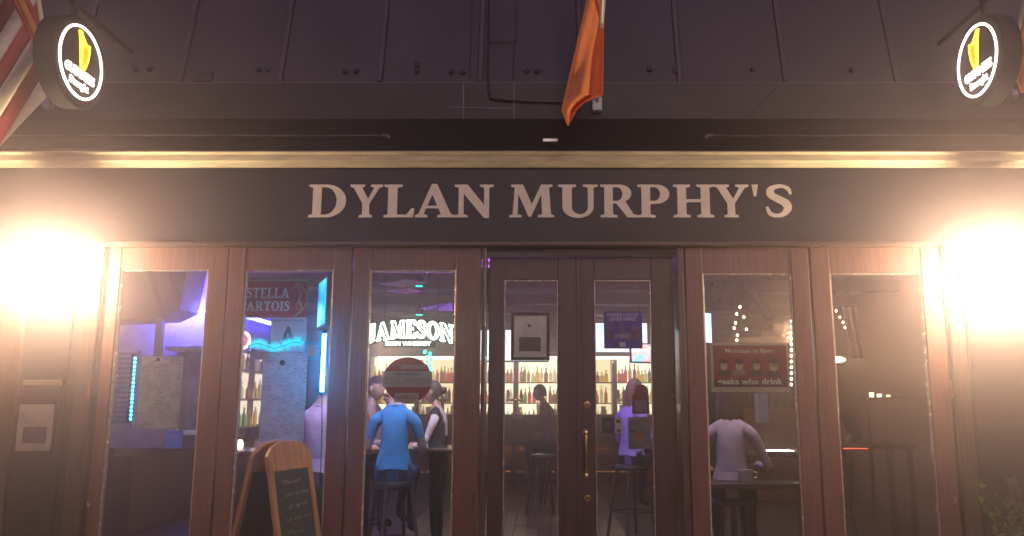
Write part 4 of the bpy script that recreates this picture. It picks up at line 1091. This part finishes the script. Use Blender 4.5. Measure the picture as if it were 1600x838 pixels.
for k, (px, sk) in enumerate(((1131, 1), (1155, .95), (1182, 1), (1209, 1.18))):
    q = at(px, 570, YQ); u = .029 * sk
    MB().prism([(q.x + 1.75 * u * math.cos(R(a)), q.z - 2.6 * u + (1.5 * u * math.sin(R(a)) if a <= 180 else .0)) for a in range(0, 196, 15)], YQ - .0016, YQ - .0009).build('coat', coat_p[k % 3], qp)
    MB().prism([(q.x + 1.15 * u * math.cos(R(a)), q.z + .25 * u + 1.3 * u * math.sin(R(a))) for a in range(0, 360, 20)], YQ - .0020, YQ - .0017).build('hair', hair_p, qp)
    MB().prism([(q.x + (.85 + .1 * (k % 2)) * u * math.cos(R(a)), q.z - .22 * u + 1.15 * u * math.sin(R(a))) for a in range(0, 360, 20)], YQ - .0024, YQ - .0021).build('face', face_p, qp)
    MB().prism([(q.x + .95 * u * math.cos(R(a)), q.z + .62 * u + (.42 + .1 * (k % 2)) * u * math.sin(R(a))) for a in range(0, 360, 20)], YQ - .0028, YQ - .0025).build('fringe', hair_p, qp)
    for ex in (-.36, .36):
        MB().box((q.x + ex * u - .006, YQ - .0028, q.z - .12 * u - .003), (q.x + ex * u + .006, YQ - .0025, q.z - .12 * u + .003)).build('eye', hair_p, qp)
    if k == 3:
        for ex in (-.4, .4): MB().tube([(q.x + ex * u + .34 * u * math.cos(R(a)), YQ - .0032, q.z - .12 * u + .26 * u * math.sin(R(a))) for a in range(0, 360, 30)], .0012, 4, closed=True).build('glasses', hair_p, qp)
hp = thing('paper_strip', 'narrow white paper strip hanging below the quiz poster', 'paper', at(1190, 660, YG))
card('sheet', 1180, 614, 1199, 660, thin_mat('strip paper', (.55, .56, .66), .55), hp)
card('fold', 1182, 616, 1184, 658, M['paper'], hp, Y=YG - .0006, th=.0005)

# ------------------------------------------------------------------ string lights and hanging things on the right
def string_lights(label, pts, Y, m, r=.012, name='string_lights'):
    root = thing(name, label, 'string lights', at(*pts[0], Y)); P = [at(x, y, Y) for x, y in pts]
    MB().tube(P, .003, 5).build('wire', M['dark'], root)
    top = P[0]; MB().tube([top, Vector((top.x, top.y, CE - .003))], .003, 5).build('wire', M['dark'], root)
    for p in P: MB().sphere(p - Vector((0, .006, .014)), (r, r, r * 1.25), 8).build('bulb', m, root, smooth=True)
wb = glow('fairy warm', (1, .78, .42), 16)
string_lights('warm white string lights hanging beside the dark sign board', [(1156, 478), (1151, 489), (1162, 494), (1149, 503), (1147, 511), (1166, 513), (1152, 522), (1151, 530), (1158, 538)], 3.6, wb)
string_lights('warm white string lights hanging down by the wood window stile', [(1236, 500 + k * 9) for k in range(12)], 2.4, wb, .011)
string_lights('warm white string lights running past the striped banner', [(1306, 484), (1312, 494), (1317, 502), (1320, 510), (1325, 521), (1330, 528)], 3.4, wb, .010)
string_lights('green string lights hanging behind the delivery poster', [(664, 548), (672, 551), (668, 556), (674, 560), (667, 564), (672, 569), (664, 572), (674, 575)], 3.2, glow('fairy green', (.02, .9, .45), 8), .016)
hs = thing('hanging_sign_board', 'dark carved sign board hanging tilted from the ceiling', 'sign', at(1190, 475, 3.2))
mb = MB(); pts = [at(1164, 452, 3.2), at(1178, 447, 3.2), at(1212, 497, 3.2), at(1198, 503, 3.2)]
mb.prism([(q.x, q.z) for q in pts], 3.2, 3.24).build('board', mat('carved board', (.03, .022, .024), .6, var=.5, scale=20), hs, bevel=.004)
mb = MB(); pts = [at(1168, 453, 3.19), at(1177, 450, 3.19), at(1207, 494, 3.19), at(1198, 498, 3.19)]
mb.prism([(q.x, q.z) for q in pts], 3.185, 3.199).build('panel', mat('carved panel', (.12, .10, .12), .6, var=.6, scale=30), hs)
for px in (1172, 1204): MB().tube([at(px, 470 if px < 1200 else 492, 3.22), Vector((X(px, 3.22, 470), 3.22, CE - .002))], .004, 5).build('chain', M['dark'], hs)
sb = thing('striped_banner', 'small red and white striped banner hanging in the dim corner', 'banner', at(1330, 540, 3.0))
for k in range(5):
    w0 = 1316 + k * 4.5
    cloth('stripe', 10, 2, lambda s, t, w0=w0: at(w0 + 4.5 * t + 14 * s, 480 + 80 * s, 3.0 + .02 * math.sin(s * 6 + t + w0)), [red if k % 2 else wht], sb)
MB().tube([at(1312, 478, 3.0), at(1342, 478, 3.0)], .006, 6).build('rod', M['dark'], sb); MB().tube([at(1327, 478, 3.0), Vector((X(1327, 3.0, 478), 3.0, CE - .002))], .003, 5).build('cord', M['dark'], sb)
# lit wood panelling with a shelf on the right wall
wp = thing('wall_cabinet', 'warm wooden wall cabinet with bottles in the dim corner', 'cabinet', (3.2, 6.5, FLOOR))
bx('carcass', (2.75, 6.6, FLOOR + .001), (4.55, 7.0, 1.5), wood('orange cabinet wood', (.16, .065, .03)), wp, bevel=.01)
bx('top_panel', (2.75, 6.9, 1.5), (4.55, 7.0, 2.6), wood('orange cabinet wood', (.16, .065, .03)), wp, bevel=.006)
bx('shelf', (2.78, 6.65, 1.9), (4.52, 6.899, 1.93), wood('orange cabinet wood', (.16, .065, .03)), wp, bevel=.003)
for i, zz in enumerate((1.501, 1.931)):
    x = 2.85
    while x < 4.45:
        o = link('bottle', rnd.choice(bot), None, (x, 6.77 + rnd.uniform(-.04, .04), zz)); tag(o, '%s bottle on the %s board of the wooden wall cabinet' % (BCN[o.data['hue']], ('lower', 'upper')[i]), 'bottle', 'bottles in the wall cabinet'); x += rnd.uniform(.10, .17)
# hanging pennants and ceiling panels seen through the third panel
for k, (pts, mm) in enumerate(((((592, 444), (632, 437), (672, 441), (630, 449)), wht), (((600, 455), (640, 450), (660, 456), (630, 460)), thin_mat('pennant pink', (.45, .26, .34), .5)), (((655, 482), (705, 472), (708, 486), (670, 486)), thin_mat('pennant lilac', (.34, .30, .48), .5)))):
    t = thing('ceiling_pennant', ('cream', 'pink', 'lilac')[k] + ' cloth pennant hanging flat under the ceiling behind the whiskey sign', 'pennant', at(*pts[0], 3.6))
    P = [at(x, y, 3.4 + .5 * (i % 2) * .4) for i, (x, y) in enumerate(pts)]
    MB().add([P[0], P[1], P[2], P[3]], [(0, 1, 2, 3)]).build('cloth', mm, t)
    for i in (0, 2): MB().tube([P[i], Vector((P[i].x, P[i].y, CE - .002))], .003, 5).build('cord', M['dark'], t)
for k in range(2):
    q = (at(655, 447, 4.2), at(655, 492, 5.2))[k]
    t = thing('green_spotlight', ('green spotlight above the whiskey sign under the cream pennant', 'green spotlight low behind the whiskey sign top')[k], 'light', q)
    MB().lathe([(.05, 0), (.055, .09), (.02, .12), (.0005, .121)], 14).build('housing', M['dark'], t, world=False)
    MB().lathe([(.046, -.004), (.0465, -.001)], 14).build('lens', glow('lens green', (.0, .8, .4), 5), t, world=False)
    MB().tube([(0, 0, .11), (0, 0, CE - q.z - .002)], .006, 5).build('stem', M['dark'], t, world=False)

def spot(px, Y, w, col, label, z=3.0, tgt=None):  # unseen spotlights, added to brighten the people near the windows
    x = X(px, Y, 600); root = thing('added_spotlight', label, 'light', (x, Y, z))
    MB().lathe([(.045, -.02), (.055, .06), (.03, .09), (.0005, .091)], 14).build('housing', M['dark'], root, world=False)
    MB().lathe([(.04, -.0225), (.0405, -.0205)], 14).build('lens', glow('lens ' + label[:12], col, 4), root, world=False)
    MB().tube([(0, 0, .085), (0, 0, CE - z - .001)], .012, 6).build('stem', M['dark'], root, world=False)
    ld = bpy.data.lights.new('added_spot_light', 'SPOT'); ld.energy = w; ld.color = col; ld.spot_size = R(100); ld.spot_blend = .8; ld.shadow_soft_size = .04
    lo = bpy.data.objects.new('added_spot_light', ld); COL.objects.link(lo); lo.parent = root; lo.location = (0, 0, -.03)
    d = Vector(tgt) - Vector((x, Y, z)); lo.rotation_euler = d.to_track_quat('-Z', 'Y').to_euler()
spot(640, .75, 170, (.42, .62, 1), 'cool blue ceiling spotlight shining on the man in blue', tgt=(X(618, 1.6, 680), 1.7, 1.3))
spot(480, .8, 90, (.85, .45, 1), 'violet ceiling spotlight behind the red beer banner', z=3.03, tgt=(X(470, 1.5, 680), 1.6, 1.3))
spot(985, 2.4, 90, (.62, .55, 1), 'lilac ceiling spotlight over the woman behind the door', tgt=(X(985, 3.4, 680), 3.4, 1.2))
spot(1130, .7, 75, (.9, .68, .75), 'pale ceiling spotlight over the brown haired woman', tgt=(X(1140, 1.2, 680), 1.3, 1.3))
spot(720, 1.9, 110, (1, .75, .62), 'warm ceiling spotlight over the woman in the vest', tgt=(X(688, 2.7, 650), 2.7, 1.4))
# ------------------------------------------------------------------ tables and stools
tm = high_table(X(650, 2.35, 700), 2.35, 1.15, .62, 'dark high table in front of the man in blue')
tq = high_table(X(1222, 1.75, 690), 1.75, .95, .55, 'dark glossy table lit by a glowing tablet under the quiz poster')
tb = thing('reflection_panel', 'glowing white tablet added for the light reflected on the glossy table', 'reflection panel', (X(1208, 1.6, 690), 1.55, FLOOR + 1.0225))  # made-up glowing slab, stands in for light reflected off the table
bx('case', (-.15, -.10, 0), (.15, .10, .008), M['dark'], tb, bevel=.002, world=False)
bx('screen', (-.14, -.09, .0082), (.14, .09, .0095), glow('tablet screen', (1, .9, .72), 9), tb, bevel=0, world=False)
t5 = high_table(X(1345, 2.9, 690), 2.9, .9, .6, 'dark high table with a red glowing edge in the dim corner')
bx('edge_light', (-.30, -.312, .985), (-.05, -.303, .994), glow('edge red', (1, .12, .06), 1.2), t5, bevel=0, world=False)
t2 = high_table(X(420, 1.9, 700), 1.9, .9, .6, 'dark high table with a candle behind the chalkboard')
cn = thing('candle_glass', 'glowing round candle glass on the high table behind the chalkboard', 'candle', (X(372, 1.75, 695), 1.75, FLOOR + 1.0225))
MB().lathe([(.028, 0), (.04, .02), (.044, .05), (.036, .085), (.03, .09), (.0005, .09)], 16).build('holder', glow('candle pink', (1, .62, .45), 5), cn, smooth=True, world=False)
MB().lathe([(.035, -.0005), (.035, .006)], 16).build('base', M['brass'], cn, world=False)
put_stool(618, 1.6, 'black bar stool under the man in blue')
put_stool(515, 1.35, 'black bar stool under the person in the pink shirt')
put_stool(1140, 1.2, 'black bar stool under the brown haired woman').scale.z = .87
put_stool(868, 6.4, 'black bar stool under the person in tan sleeves')
put_stool(1290, 3.0, 'black bar stool under the person in the dark jacket')
put_stool(985, 3.4, 'black bar stool under the woman in lilac')
put_stool(576, 2.6, 'black bar stool under the man facing the table')
for px in (792, 815, 835): put_stool(px, 8.9, 'black bar stool standing empty along the bar front', grp='stools along the bar')
put_stool(850, 5.2, 'empty black bar stool standing alone on the plank floor')
hb = thing('handbag', 'tan handbag standing on the high table behind the chalkboard', 'handbag', (X(424, 1.9, 690), 1.85, FLOOR + 1.0225))
MB().prism([(-.13, 0), (.13, 0), (.12, .12), (.08, .17), (-.08, .17), (-.12, .12)], -.05, .05).build('body', mat('tan leather', (.32, .2, .17), .5), hb, bevel=.015, seg=2, world=False)
MB().tube([(-.07, 0, .165), (-.05, 0, .25), (.05, 0, .25), (.07, 0, .165)], .008, 6).build('strap', mat('dark leather', (.06, .03, .03), .5), hb, smooth=True, world=False)
MB().box((-.12, -.056, .10), (.02, -.048, .16)).build('flap', mat('dark leather', (.06, .03, .03), .5), hb, world=False)
mug = thing('white_mug', 'white mug standing on a low ledge below the glossy table', 'mug', (X(1165, 1.0, 745), 1.0, 0))
zl = at(1165, 752, 1.0).z
mug.location.z = zl + .0005
MB().lathe([(.05, 0), (.058, .01), (.062, .09), (.058, .09), (.05, .015), (.0005, .015)], 16).build('cup', mat('mug glaze', (.5, .45, .4), .4), mug, smooth=True, world=False)
MB().tube([(.06, 0, .07), (.09, 0, .065), (.09, 0, .03), (.058, 0, .02)], .007, 6).build('handle', mat('mug glaze', (.5, .45, .4), .4), mug, smooth=True, world=False)
lg = thing('window_ledge', 'dark window ledge inside below the glossy table', 'ledge', (X(1175, .9, 750), .9, FLOOR))
bx('board', (X(1095, .9, 750), .8, zl - .04), (X(1260, .9, 750), 1.12, zl), mat('ledge dark', (.03, .02, .02), .4), lg, bevel=.004)
for px in (1102, 1252): bx('leg', (X(px, .9, 750) - .02, .9, FLOOR + .001), (X(px, .9, 750) + .02, .96, zl - .041), M['dark'], lg, bevel=.002)

wl = thing('wall_sconce', 'small bright wall sconce by the striped banner', 'lamp', at(1312, 562, 6.3))
q = at(1310, 562, 6.5)
MB().sphere((q.x, 6.52, q.z), (.12, .05, .045), 12).build('globe', glow('sconce glow', (1, .84, .55), 6), wl, smooth=True)
bx('bracket', (q.x - .03, 6.56, q.z - .05), (q.x + .03, 6.599, q.z + .05), M['brass'], wl, bevel=.003)
bl = thing('wall_shelf', 'narrow dark wall shelf with tea lights in the dim corner', 'shelf', at(1380, 622, 4.4))
a, b = at(1352, 624, 4.4), at(1450, 621, 4.4)
bx('board', (a.x, 4.4, a.z), (b.x, 4.6, b.z), bw, bl, bevel=.003)
for px in (1356, 1446): bx('leg', (X(px, 4.5, 640) - .02, 4.48, FLOOR + .001), (X(px, 4.5, 640) + .02, 4.52, a.z - .001), M['dark'], bl, bevel=.002)
for k, px in enumerate((1362, 1374, 1388)):
    t = thing('tea_light', ('tall', 'short', 'dim')[k] + ' glowing tea light on the narrow dark shelf', 'candle', (X(px, 4.48, 620), 4.48, b.z + .0005))
    MB().lathe([(.022, 0), (.026, .012), (.028, (.055, .04, .03)[k]), (.0005, (.056, .041, .031)[k])], 12).build('cup', glow('tea glow %d' % k, (1, .74, .42), (5, 4, 1.2)[k]), t, smooth=True, world=False)
    MB().lathe([(.030, -.0002), (.030, .004)], 12).build('saucer', M['brass'], t, world=False)

# taps and glasses on the bar
for k, (x, cc) in enumerate(((-1.9, 'black'), (-.55, 'brass'), (1.5, 'steel'))):
    t = thing('beer_tap', cc + ' beer tap tower standing on the bar counter', 'beer tap', (x, 9.6, 1.3755))
    mm = {'black': M['dark'], 'brass': M['brass'], 'steel': M['alum']}[cc]
    MB().lathe([(.06, 0), (.06, .02), (.035, .03), (.03, .3), (.04, .32), (.0005, .34)], 14).build('column', mm, t, smooth=True, world=False)
    for dx in (-.12, 0, .12):
        MB().tube([(dx, -.02, .26), (dx, -.09, .27), (dx, -.1, .22)], .012, 8).build('spout', mm, t, smooth=True, world=False)
        MB().lathe([(.012, .27), (.022, .33), (.026, .42), (.012, .45), (.0005, .455)], 8, c=(dx, -.05, 0)).build('tap_handle', mat('tap handle', (.3, .05, .04), .4), t, smooth=True, world=False)
    MB().tube([(-.15, -.02, .26), (.15, -.02, .26)], .022, 10).build('crossbar', mm, t, smooth=True, world=False)
r8 = random.Random(21)
for k in range(14):
    x = -3.3 + k * .4 + r8.uniform(-.1, .1)
    o = link('drinking_glass', gd, None, (x, 9.5 + r8.uniform(-.05, .25), 1.3755)); o.scale = (1, 1, r8.uniform(.6, 1.1))
    tag(o, 'clear glass standing on the bar counter', 'glass', 'glasses on the bar counter')

# ------------------------------------------------------------------ people
SK = mat('skin', (.45, .25, .18), .5, var=.1); 
HAIR = {'brown': mat('hair brown', (.06, .03, .02), .5, var=.5, scale=30, stretch=(6, 6, 1), bump=.5), 'dark': mat('hair dark', (.02, .014, .012), .5, var=.5, scale=30, stretch=(6, 6, 1), bump=.5), 'fair': mat('hair fair', (.22, .13, .06), .5, var=.4, scale=30, stretch=(6, 6, 1), bump=.5)}
def fabric(n, c): return mat('cloth ' + n, c, .85, var=.22, scale=9, bump=.55)
def head_mesh(mb, c, yaw, mi_skin, mi_dark):
    Rz = Matrix.Rotation(yaw, 3, 'Z'); vs = []; n = 20; m = 14; fs = []
    for i in range(m + 1):
        th = math.pi * i / m
        for k in range(n):
            q = 2 * math.pi * k / n
            x, y, z = .076 * math.sin(th) * math.cos(q), .098 * math.sin(th) * math.sin(q), .12 * math.cos(th)
            if z < 0:
                f = -z / .12; x *= 1 - .30 * f ** 1.4
                if y < 0: y *= 1 - .35 * f
                else: y *= 1 - .06 * f
            if y > .03:
                y += .022 * math.exp(-(x / .014) ** 2 - ((z + .012) / .022) ** 2)                # nose
                y -= .010 * math.exp(-((abs(x) - .03) / .014) ** 2 - ((z - .012) / .014) ** 2)    # eye sockets
                y += .006 * math.exp(-(x / .03) ** 2 - ((z + .062) / .012) ** 2)                  # lips
                y += .008 * math.exp(-(x / .02) ** 2 - ((z + .10) / .018) ** 2)                   # chin
            vs.append(Rz @ Vector((x, y, z)) + c)
    for i in range(m):
        for k in range(n):
            l = (k + 1) % n; fs.append((i * n + k, (i + 1) * n + k, (i + 1) * n + l, i * n + l))
    mb.add(vs, fs, mi_skin)
    for s in (-1, 1):
        mb.sphere(Rz @ Vector((s * .077, -.005, -.005)) + c, (.012, .02, .03), 8, mi_skin)
        mb.sphere(Rz @ Vector((s * .030, .083, .012)) + c, (.011, .008, .007), 8, mi_dark)
        mb.box((-.016, -.003, -.003), (.016, .003, .003), mi_dark, Matrix.Translation(Rz @ Vector((s * .031, .09, .032)) + c) @ Matrix.Rotation(yaw, 4, 'Z'))
    mb.box((-.022, -.003, -.003), (.022, .003, .003), mi_dark, Matrix.Translation(Rz @ Vector((0, .092, -.062)) + c) @ Matrix.Rotation(yaw, 4, 'Z'))
def hair_mesh(c, yaw, style):
    mb = MB(); Rz = Matrix.Rotation(yaw, 3, 'Z'); n = 24; m = 16; grid = {}
    vs = []; fs = []
    for i in range(m + 1):
        th = math.pi * i / m
        for k in range(n):
            q = 2 * math.pi * k / n
            x, y, z = .084 * math.sin(th) * math.cos(q), .106 * math.sin(th) * math.sin(q), .129 * math.cos(th)
            j = 1 + .05 * noise.noise(Vector((x * 40, y * 40, z * 12)))
            if False:
                z = z * 2.1; x = x * 1.0 if z > -.05 else (.078 * math.cos(q)) * (.92 + .1 * math.sin(q * 7)); y = min(y, .02) - .02 if z < -.03 else y
                if z < -.22: z = -.22 - .02 * math.sin(q * 5)
                if th > 2.6: x *= .8
            vs.append(Vector((x * j, y * j, z)))
    def keep(v):
        if v.y > .012 and v.z < .055: return False
        if v.z < -.055: return False
        return True
    for i in range(m):
        for k in range(n):
            l = (k + 1) % n; f = (i * n + k, (i + 1) * n + k, (i + 1) * n + l, i * n + l)
            if keep(sum((vs[a] for a in f), Vector()) / 4): fs.append(f)
    mb.add([Rz @ v + c for v in vs], fs)
    if style == 'long':
        g = []; rows_, cols_ = 9, 22
        for i in range(rows_ + 1):
            t = i / rows_
            for k in range(cols_ + 1):
                q = R(172 + 196 * k / cols_); w = .088 + .03 * math.sin(t * 2.4); wv = 1 + .05 * math.sin(k * 2.1 + t * 3)
                g.append(Rz @ Vector((w * math.cos(q) * wv, .005 + (.10 + .012 * math.sin(t * 3)) * math.sin(q) * wv - .01 * t, .05 - .30 * t + (.02 * math.sin(k * 1.7) * t))) + c)
        mb.add(g, [(i * (cols_ + 1) + k, i * (cols_ + 1) + k + 1, (i + 1) * (cols_ + 1) + k + 1, (i + 1) * (cols_ + 1) + k) for i in range(rows_) for k in range(cols_)])
    if style == 'bun': mb.sphere(Rz @ Vector((0, -.115, .02)) + c, (.04, .04, .04), 12)
    return mb
def person(label, loc, rz, seated, shirt, trousers, hair='brown', style='short', armL=None, armR=None, yaw=0, sleeve=.6, vest=None, scale=1.0, lean=0.0, skirt=None):
    root = thing('person', label, 'person', loc, rz); root.scale = (scale,) * 3
    h = .855 if seated else .90
    V = {}; E = []
    def a(n, p, r, par=None, reg='shirt'):
        V[n] = (Vector(p), r)
        if par: E.append((par, n, reg))
    L = lambda z: lean * z
    a('pel', (0, 0, h), .135); a('wai', (0, .01 + L(.17), h + .17), .122, 'pel'); a('che', (0, .02 + L(.36), h + .36), .142, 'wai')
    a('nkb', (0, .02 + L(.51), h + .51), .078, 'che'); a('nek', (0, .04 + L(.59), h + .59), .052, 'nkb', 'skin'); a('hd', (0, .05 + L(.66), h + .67), .052, 'nek', 'skin')
    for s, arm in ((-1, armL), (1, armR)):
        t = 'L' if s < 0 else 'R'
        a('col' + t, (s * .09, .02 + L(.47), h + .465), .075, 'nkb'); a('sho' + t, (s * .175, .01 + L(.45), h + .435), .060, 'col' + t)
        el, wr = arm or ((.25, .06, .17), (.20, .26, .12))
        el = Vector((s * el[0], el[1], h + el[2])); wr = Vector((s * wr[0], wr[1], h + wr[2]))
        mid = (V['sho' + t][0] + el) / 2
        a('ua' + t, mid, .047, 'sho' + t, 'sleeve'); a('elb' + t, el, .038, 'ua' + t, 'low'); a('fa' + t, (el + wr) / 2, .041, 'elb' + t, 'fore'); a('wri' + t, wr, .028, 'fa' + t, 'fore')
        if seated:
            kn = Vector((s * .15, .40, h - .01)); an = Vector((s * .13, .30, h - .50)); to = an + Vector((s * .02, .14, -.05))
        else:
            kn = Vector((s * .10, .02, h - .42)); an = Vector((s * .10, .0, h - .82)); to = an + Vector((s * .02, .13, -.045))
        a('hip' + t, (s * .095, .02 if seated else 0, h - .05), .095, 'pel', 'legs'); a('th' + t, (V['hip' + t][0] + kn) / 2, .082, 'hip' + t, 'legs'); a('kn' + t, kn, .058, 'th' + t, 'legs')
        a('ca' + t, kn.lerp(an, .35), .056, 'kn' + t, 'legs'); a('an' + t, an, .036, 'ca' + t, 'legs'); a('to' + t, to, .034, 'an' + t, 'shoe')
    names = list(V); YS = .84
    me = bpy.data.meshes.new('person_body')
    me.from_pydata([(V[n][0].x, V[n][0].y / YS, V[n][0].z) for n in names], [(names.index(p), names.index(q)) for p, q, _ in E], [])
    o = bpy.data.objects.new('tmp', me); COL.objects.link(o)
    o.modifiers.new('skin', 'SKIN'); sd = o.modifiers.new('sub', 'SUBSURF'); sd.levels = 2; sd.render_levels = 2
    for i, n in enumerate(names):
        me.skin_vertices[0].data[i].radius = (V[n][1], V[n][1]); me.skin_vertices[0].data[i].use_root = (n == 'pel')
    bpy.context.view_layer.update()
    em = bpy.data.meshes.new_from_object(o.evaluated_get(bpy.context.evaluated_depsgraph_get())); bpy.data.objects.remove(o)
    mats = [SK, shirt, trousers, mat('shoe', (.02, .018, .018), .4), vest or shirt, mat('face dark', (.06, .03, .025), .5)]
    segs = [(V[p][0], V[q][0], reg, V[q][1]) for p, q, reg in E]
    mb = MB(); mb.v = [Vector((v.co.x, v.co.y * YS, v.co.z)) for v in em.vertices]
    for pl in em.polygons:
        c = sum((mb.v[i] for i in pl.vertices), Vector()) / len(pl.vertices); best = None
        for p, q, reg, r in segs:
            d = q - p; t = max(0, min(1, (c - p).dot(d) / d.length_squared)); dd = (c - p - d * t).length - r * .8
            if best is None or dd < best[0]: best = (dd, reg, t)
        reg = best[1]
        mi = {'shirt': 4 if (vest and abs(c.x) < .16 and (c.z < h + .27 or abs(c.x) > .07)) else 1, 'skin': 0, 'sleeve': 1, 'low': 1 if sleeve > .5 else 0, 'fore': 1 if sleeve > .8 else 0, 'legs': 2, 'shoe': 3}[reg]
        if reg == 'legs' and c.z > h - .03 and not seated: mi = 1 if not vest else 2
        mb.f.append(list(pl.vertices)); mb.mi.append(mi)
    bpy.data.meshes.remove(em)
    hc = V['hd'][0] + Vector((0, .03, .06)); head_mesh(mb, hc, yaw, 0, 5)
    for t in 'LR':                                                   # hands: palm and five bent fingers
        w = V['wri' + t][0]; d = (w - V['elb' + t][0]).normalized(); s = -1 if t == 'L' else 1
        side = d.cross(Vector((0, 0, 1)));  side = side.normalized() if side.length > .1 else Vector((1, 0, 0)); dn = side.cross(d).normalized() * -1
        pc = w + d * .05
        mb.tube([w - d * .01, w + d * .03, w + d * .08, w + d * .095], [.022, .034, .037, .028], 10, 0)
        for k in range(4):
            b = w + d * .085 + side * (k - 1.5) * .019; L_ = (.068, .078, .074, .058)[k]
            mb.tube([b, b + d * L_ * .45 + dn * .006, b + d * L_ * .75 + dn * .022, b + d * L_ * .85 + dn * .042], [.009, .0088, .008, .006], 6, 0)
        b = w + d * .03 - side * s * .028
        mb.tube([b, b + d * .03 - side * s * .022, b + d * .055 - side * s * .026 + dn * .012], [.012, .010, .007], 6, 0)
    body = mb.build('body', mats, root, smooth=True, world=False)
    hair_mesh(hc, yaw, style).build('hair', HAIR[hair], root, smooth=True, world=False)
    # shirt hem and collar as clothing
    mb = MB(); zc_ = h + (.02 if seated else -.06); pr = []
    for k in range(25):
        q = 2 * math.pi * k / 24; rr = .150 + .006 * math.sin(q * 5)
        pr.append(Vector((rr * math.cos(q), .01 + rr * .86 * math.sin(q), zc_ + .008 * math.sin(q * 3))))
    n2 = len(pr) - 1
    top = [Vector((p.x * .90, p.y * .90, h + .13)) for p in pr]
    mb.add(pr[:-1] + top[:-1], [(k, (k + 1) % n2, n2 + (k + 1) % n2, n2 + k) for k in range(n2)])
    if not vest: mb.build('shirt_hem', shirt, root, smooth=True, world=False)
    nb2 = V['nkb'][0]
    MB().tube([nb2 + Vector((.058 * math.cos(R(k * 30)), .01 + .05 * math.sin(R(k * 30)), .035 - .018 * math.sin(R(k * 30)))) for k in range(12)], .012, 6, closed=True).build('collar', vest and shirt or shirt, root, smooth=True, world=False)
    return root
jean = fabric('denim', (.035, .045, .09)); blk = fabric('black', (.015, .014, .017))
F1 = FLOOR + .001
person('man in a bright blue t shirt sitting with his back to the window', (X(618, 1.6, 680), 1.56, F1), R(4), True, fabric('blue', (.035, .21, .40)), jean, 'dark', armL=((.25, .06, .17), (.23, .30, .17)), armR=((.25, .08, .17), (.20, .34, .18)), sleeve=.3)
person('woman in white blouse and black vest standing beside the table', (X(686, 2.7, 650), 2.75, F1), R(82), False, fabric('white', (.62, .55, .52)), blk, 'brown', 'bun', armL=((.21, .10, .20), (.12, .30, .12)), armR=((.22, .08, .18), (.14, .28, .16)), sleeve=.9, vest=blk, scale=.95)
person('man in a grey shirt with hand at his face facing the table', (X(577, 2.6, 640), 2.6, F1), R(-118), True, fabric('grey rose', (.26, .18, .2)), blk, 'dark', armL=((.24, .20, .26), (.08, .20, .56)), armR=((.26, .16, .2), (.15, .34, .2)), sleeve=.9)
person('person in a pale pink shirt seated beside the neon tube', (X(500, 1.35, 680), 1.3, F1), R(-12), True, fabric('pink', (.50, .32, .40)), blk, 'brown', sleeve=.9)
person('woman in a lilac top seated behind the door glass', (X(985, 3.4, 680), 3.38, F1), R(-48), True, fabric('lilac', (.40, .30, .62)), blk, 'fair', 'long', armL=((.27, .10, .17), (.24, .32, .08)), sleeve=.9)
person('brown haired woman in a pale purple sweater seated under the quiz poster', (X(1140, 1.2, 680), 1.18, F1 - .10), R(-14), True, fabric('mauve', (.42, .34, .42)), blk, 'brown', 'long', armR=((.30, .10, .17), (.22, .36, .16)), sleeve=.9)
person('person in tan sleeves on a stool by the bar', (X(868, 6.4, 680), 6.4, F1), R(72), True, fabric('tan', (.28, .17, .12)), blk, 'dark', armL=((.24, .24, .26), (.14, .46, .34)), sleeve=.9, lean=.25)
person('person in a dark jacket seated in the dim corner', (X(1292, 3.0, 680), 2.96, F1), R(-25), True, fabric('charcoal', (.03, .028, .035)), blk, 'fair', armR=((.28, .12, .2), (.2, .36, .2)), sleeve=.9)

# ------------------------------------------------------------------ haze volume added to stand in for lens glare round the lamps
hzm = bpy.data.materials.new('glare haze'); hzm.use_nodes = True; nt = hzm.node_tree
nt.nodes.remove(nt.nodes['Principled BSDF'])
pvn = nt.nodes.new('ShaderNodeVolumePrincipled'); pvn.inputs['Color'].default_value = (.95, .74, .80, 1)
pvn.inputs['Density'].default_value = .044; pvn.inputs['Anisotropy'].default_value = .90
nt.links.new(pvn.outputs[0], nt.nodes['Material Output'].inputs['Volume'])
hzo = MB().box((-70, -130, -1.3), (70, 14, 8.5)).build('haze', hzm)
tag(hzo, 'thin glare haze added to stand in for lens glare round the lamps', 'haze', kind='stuff')
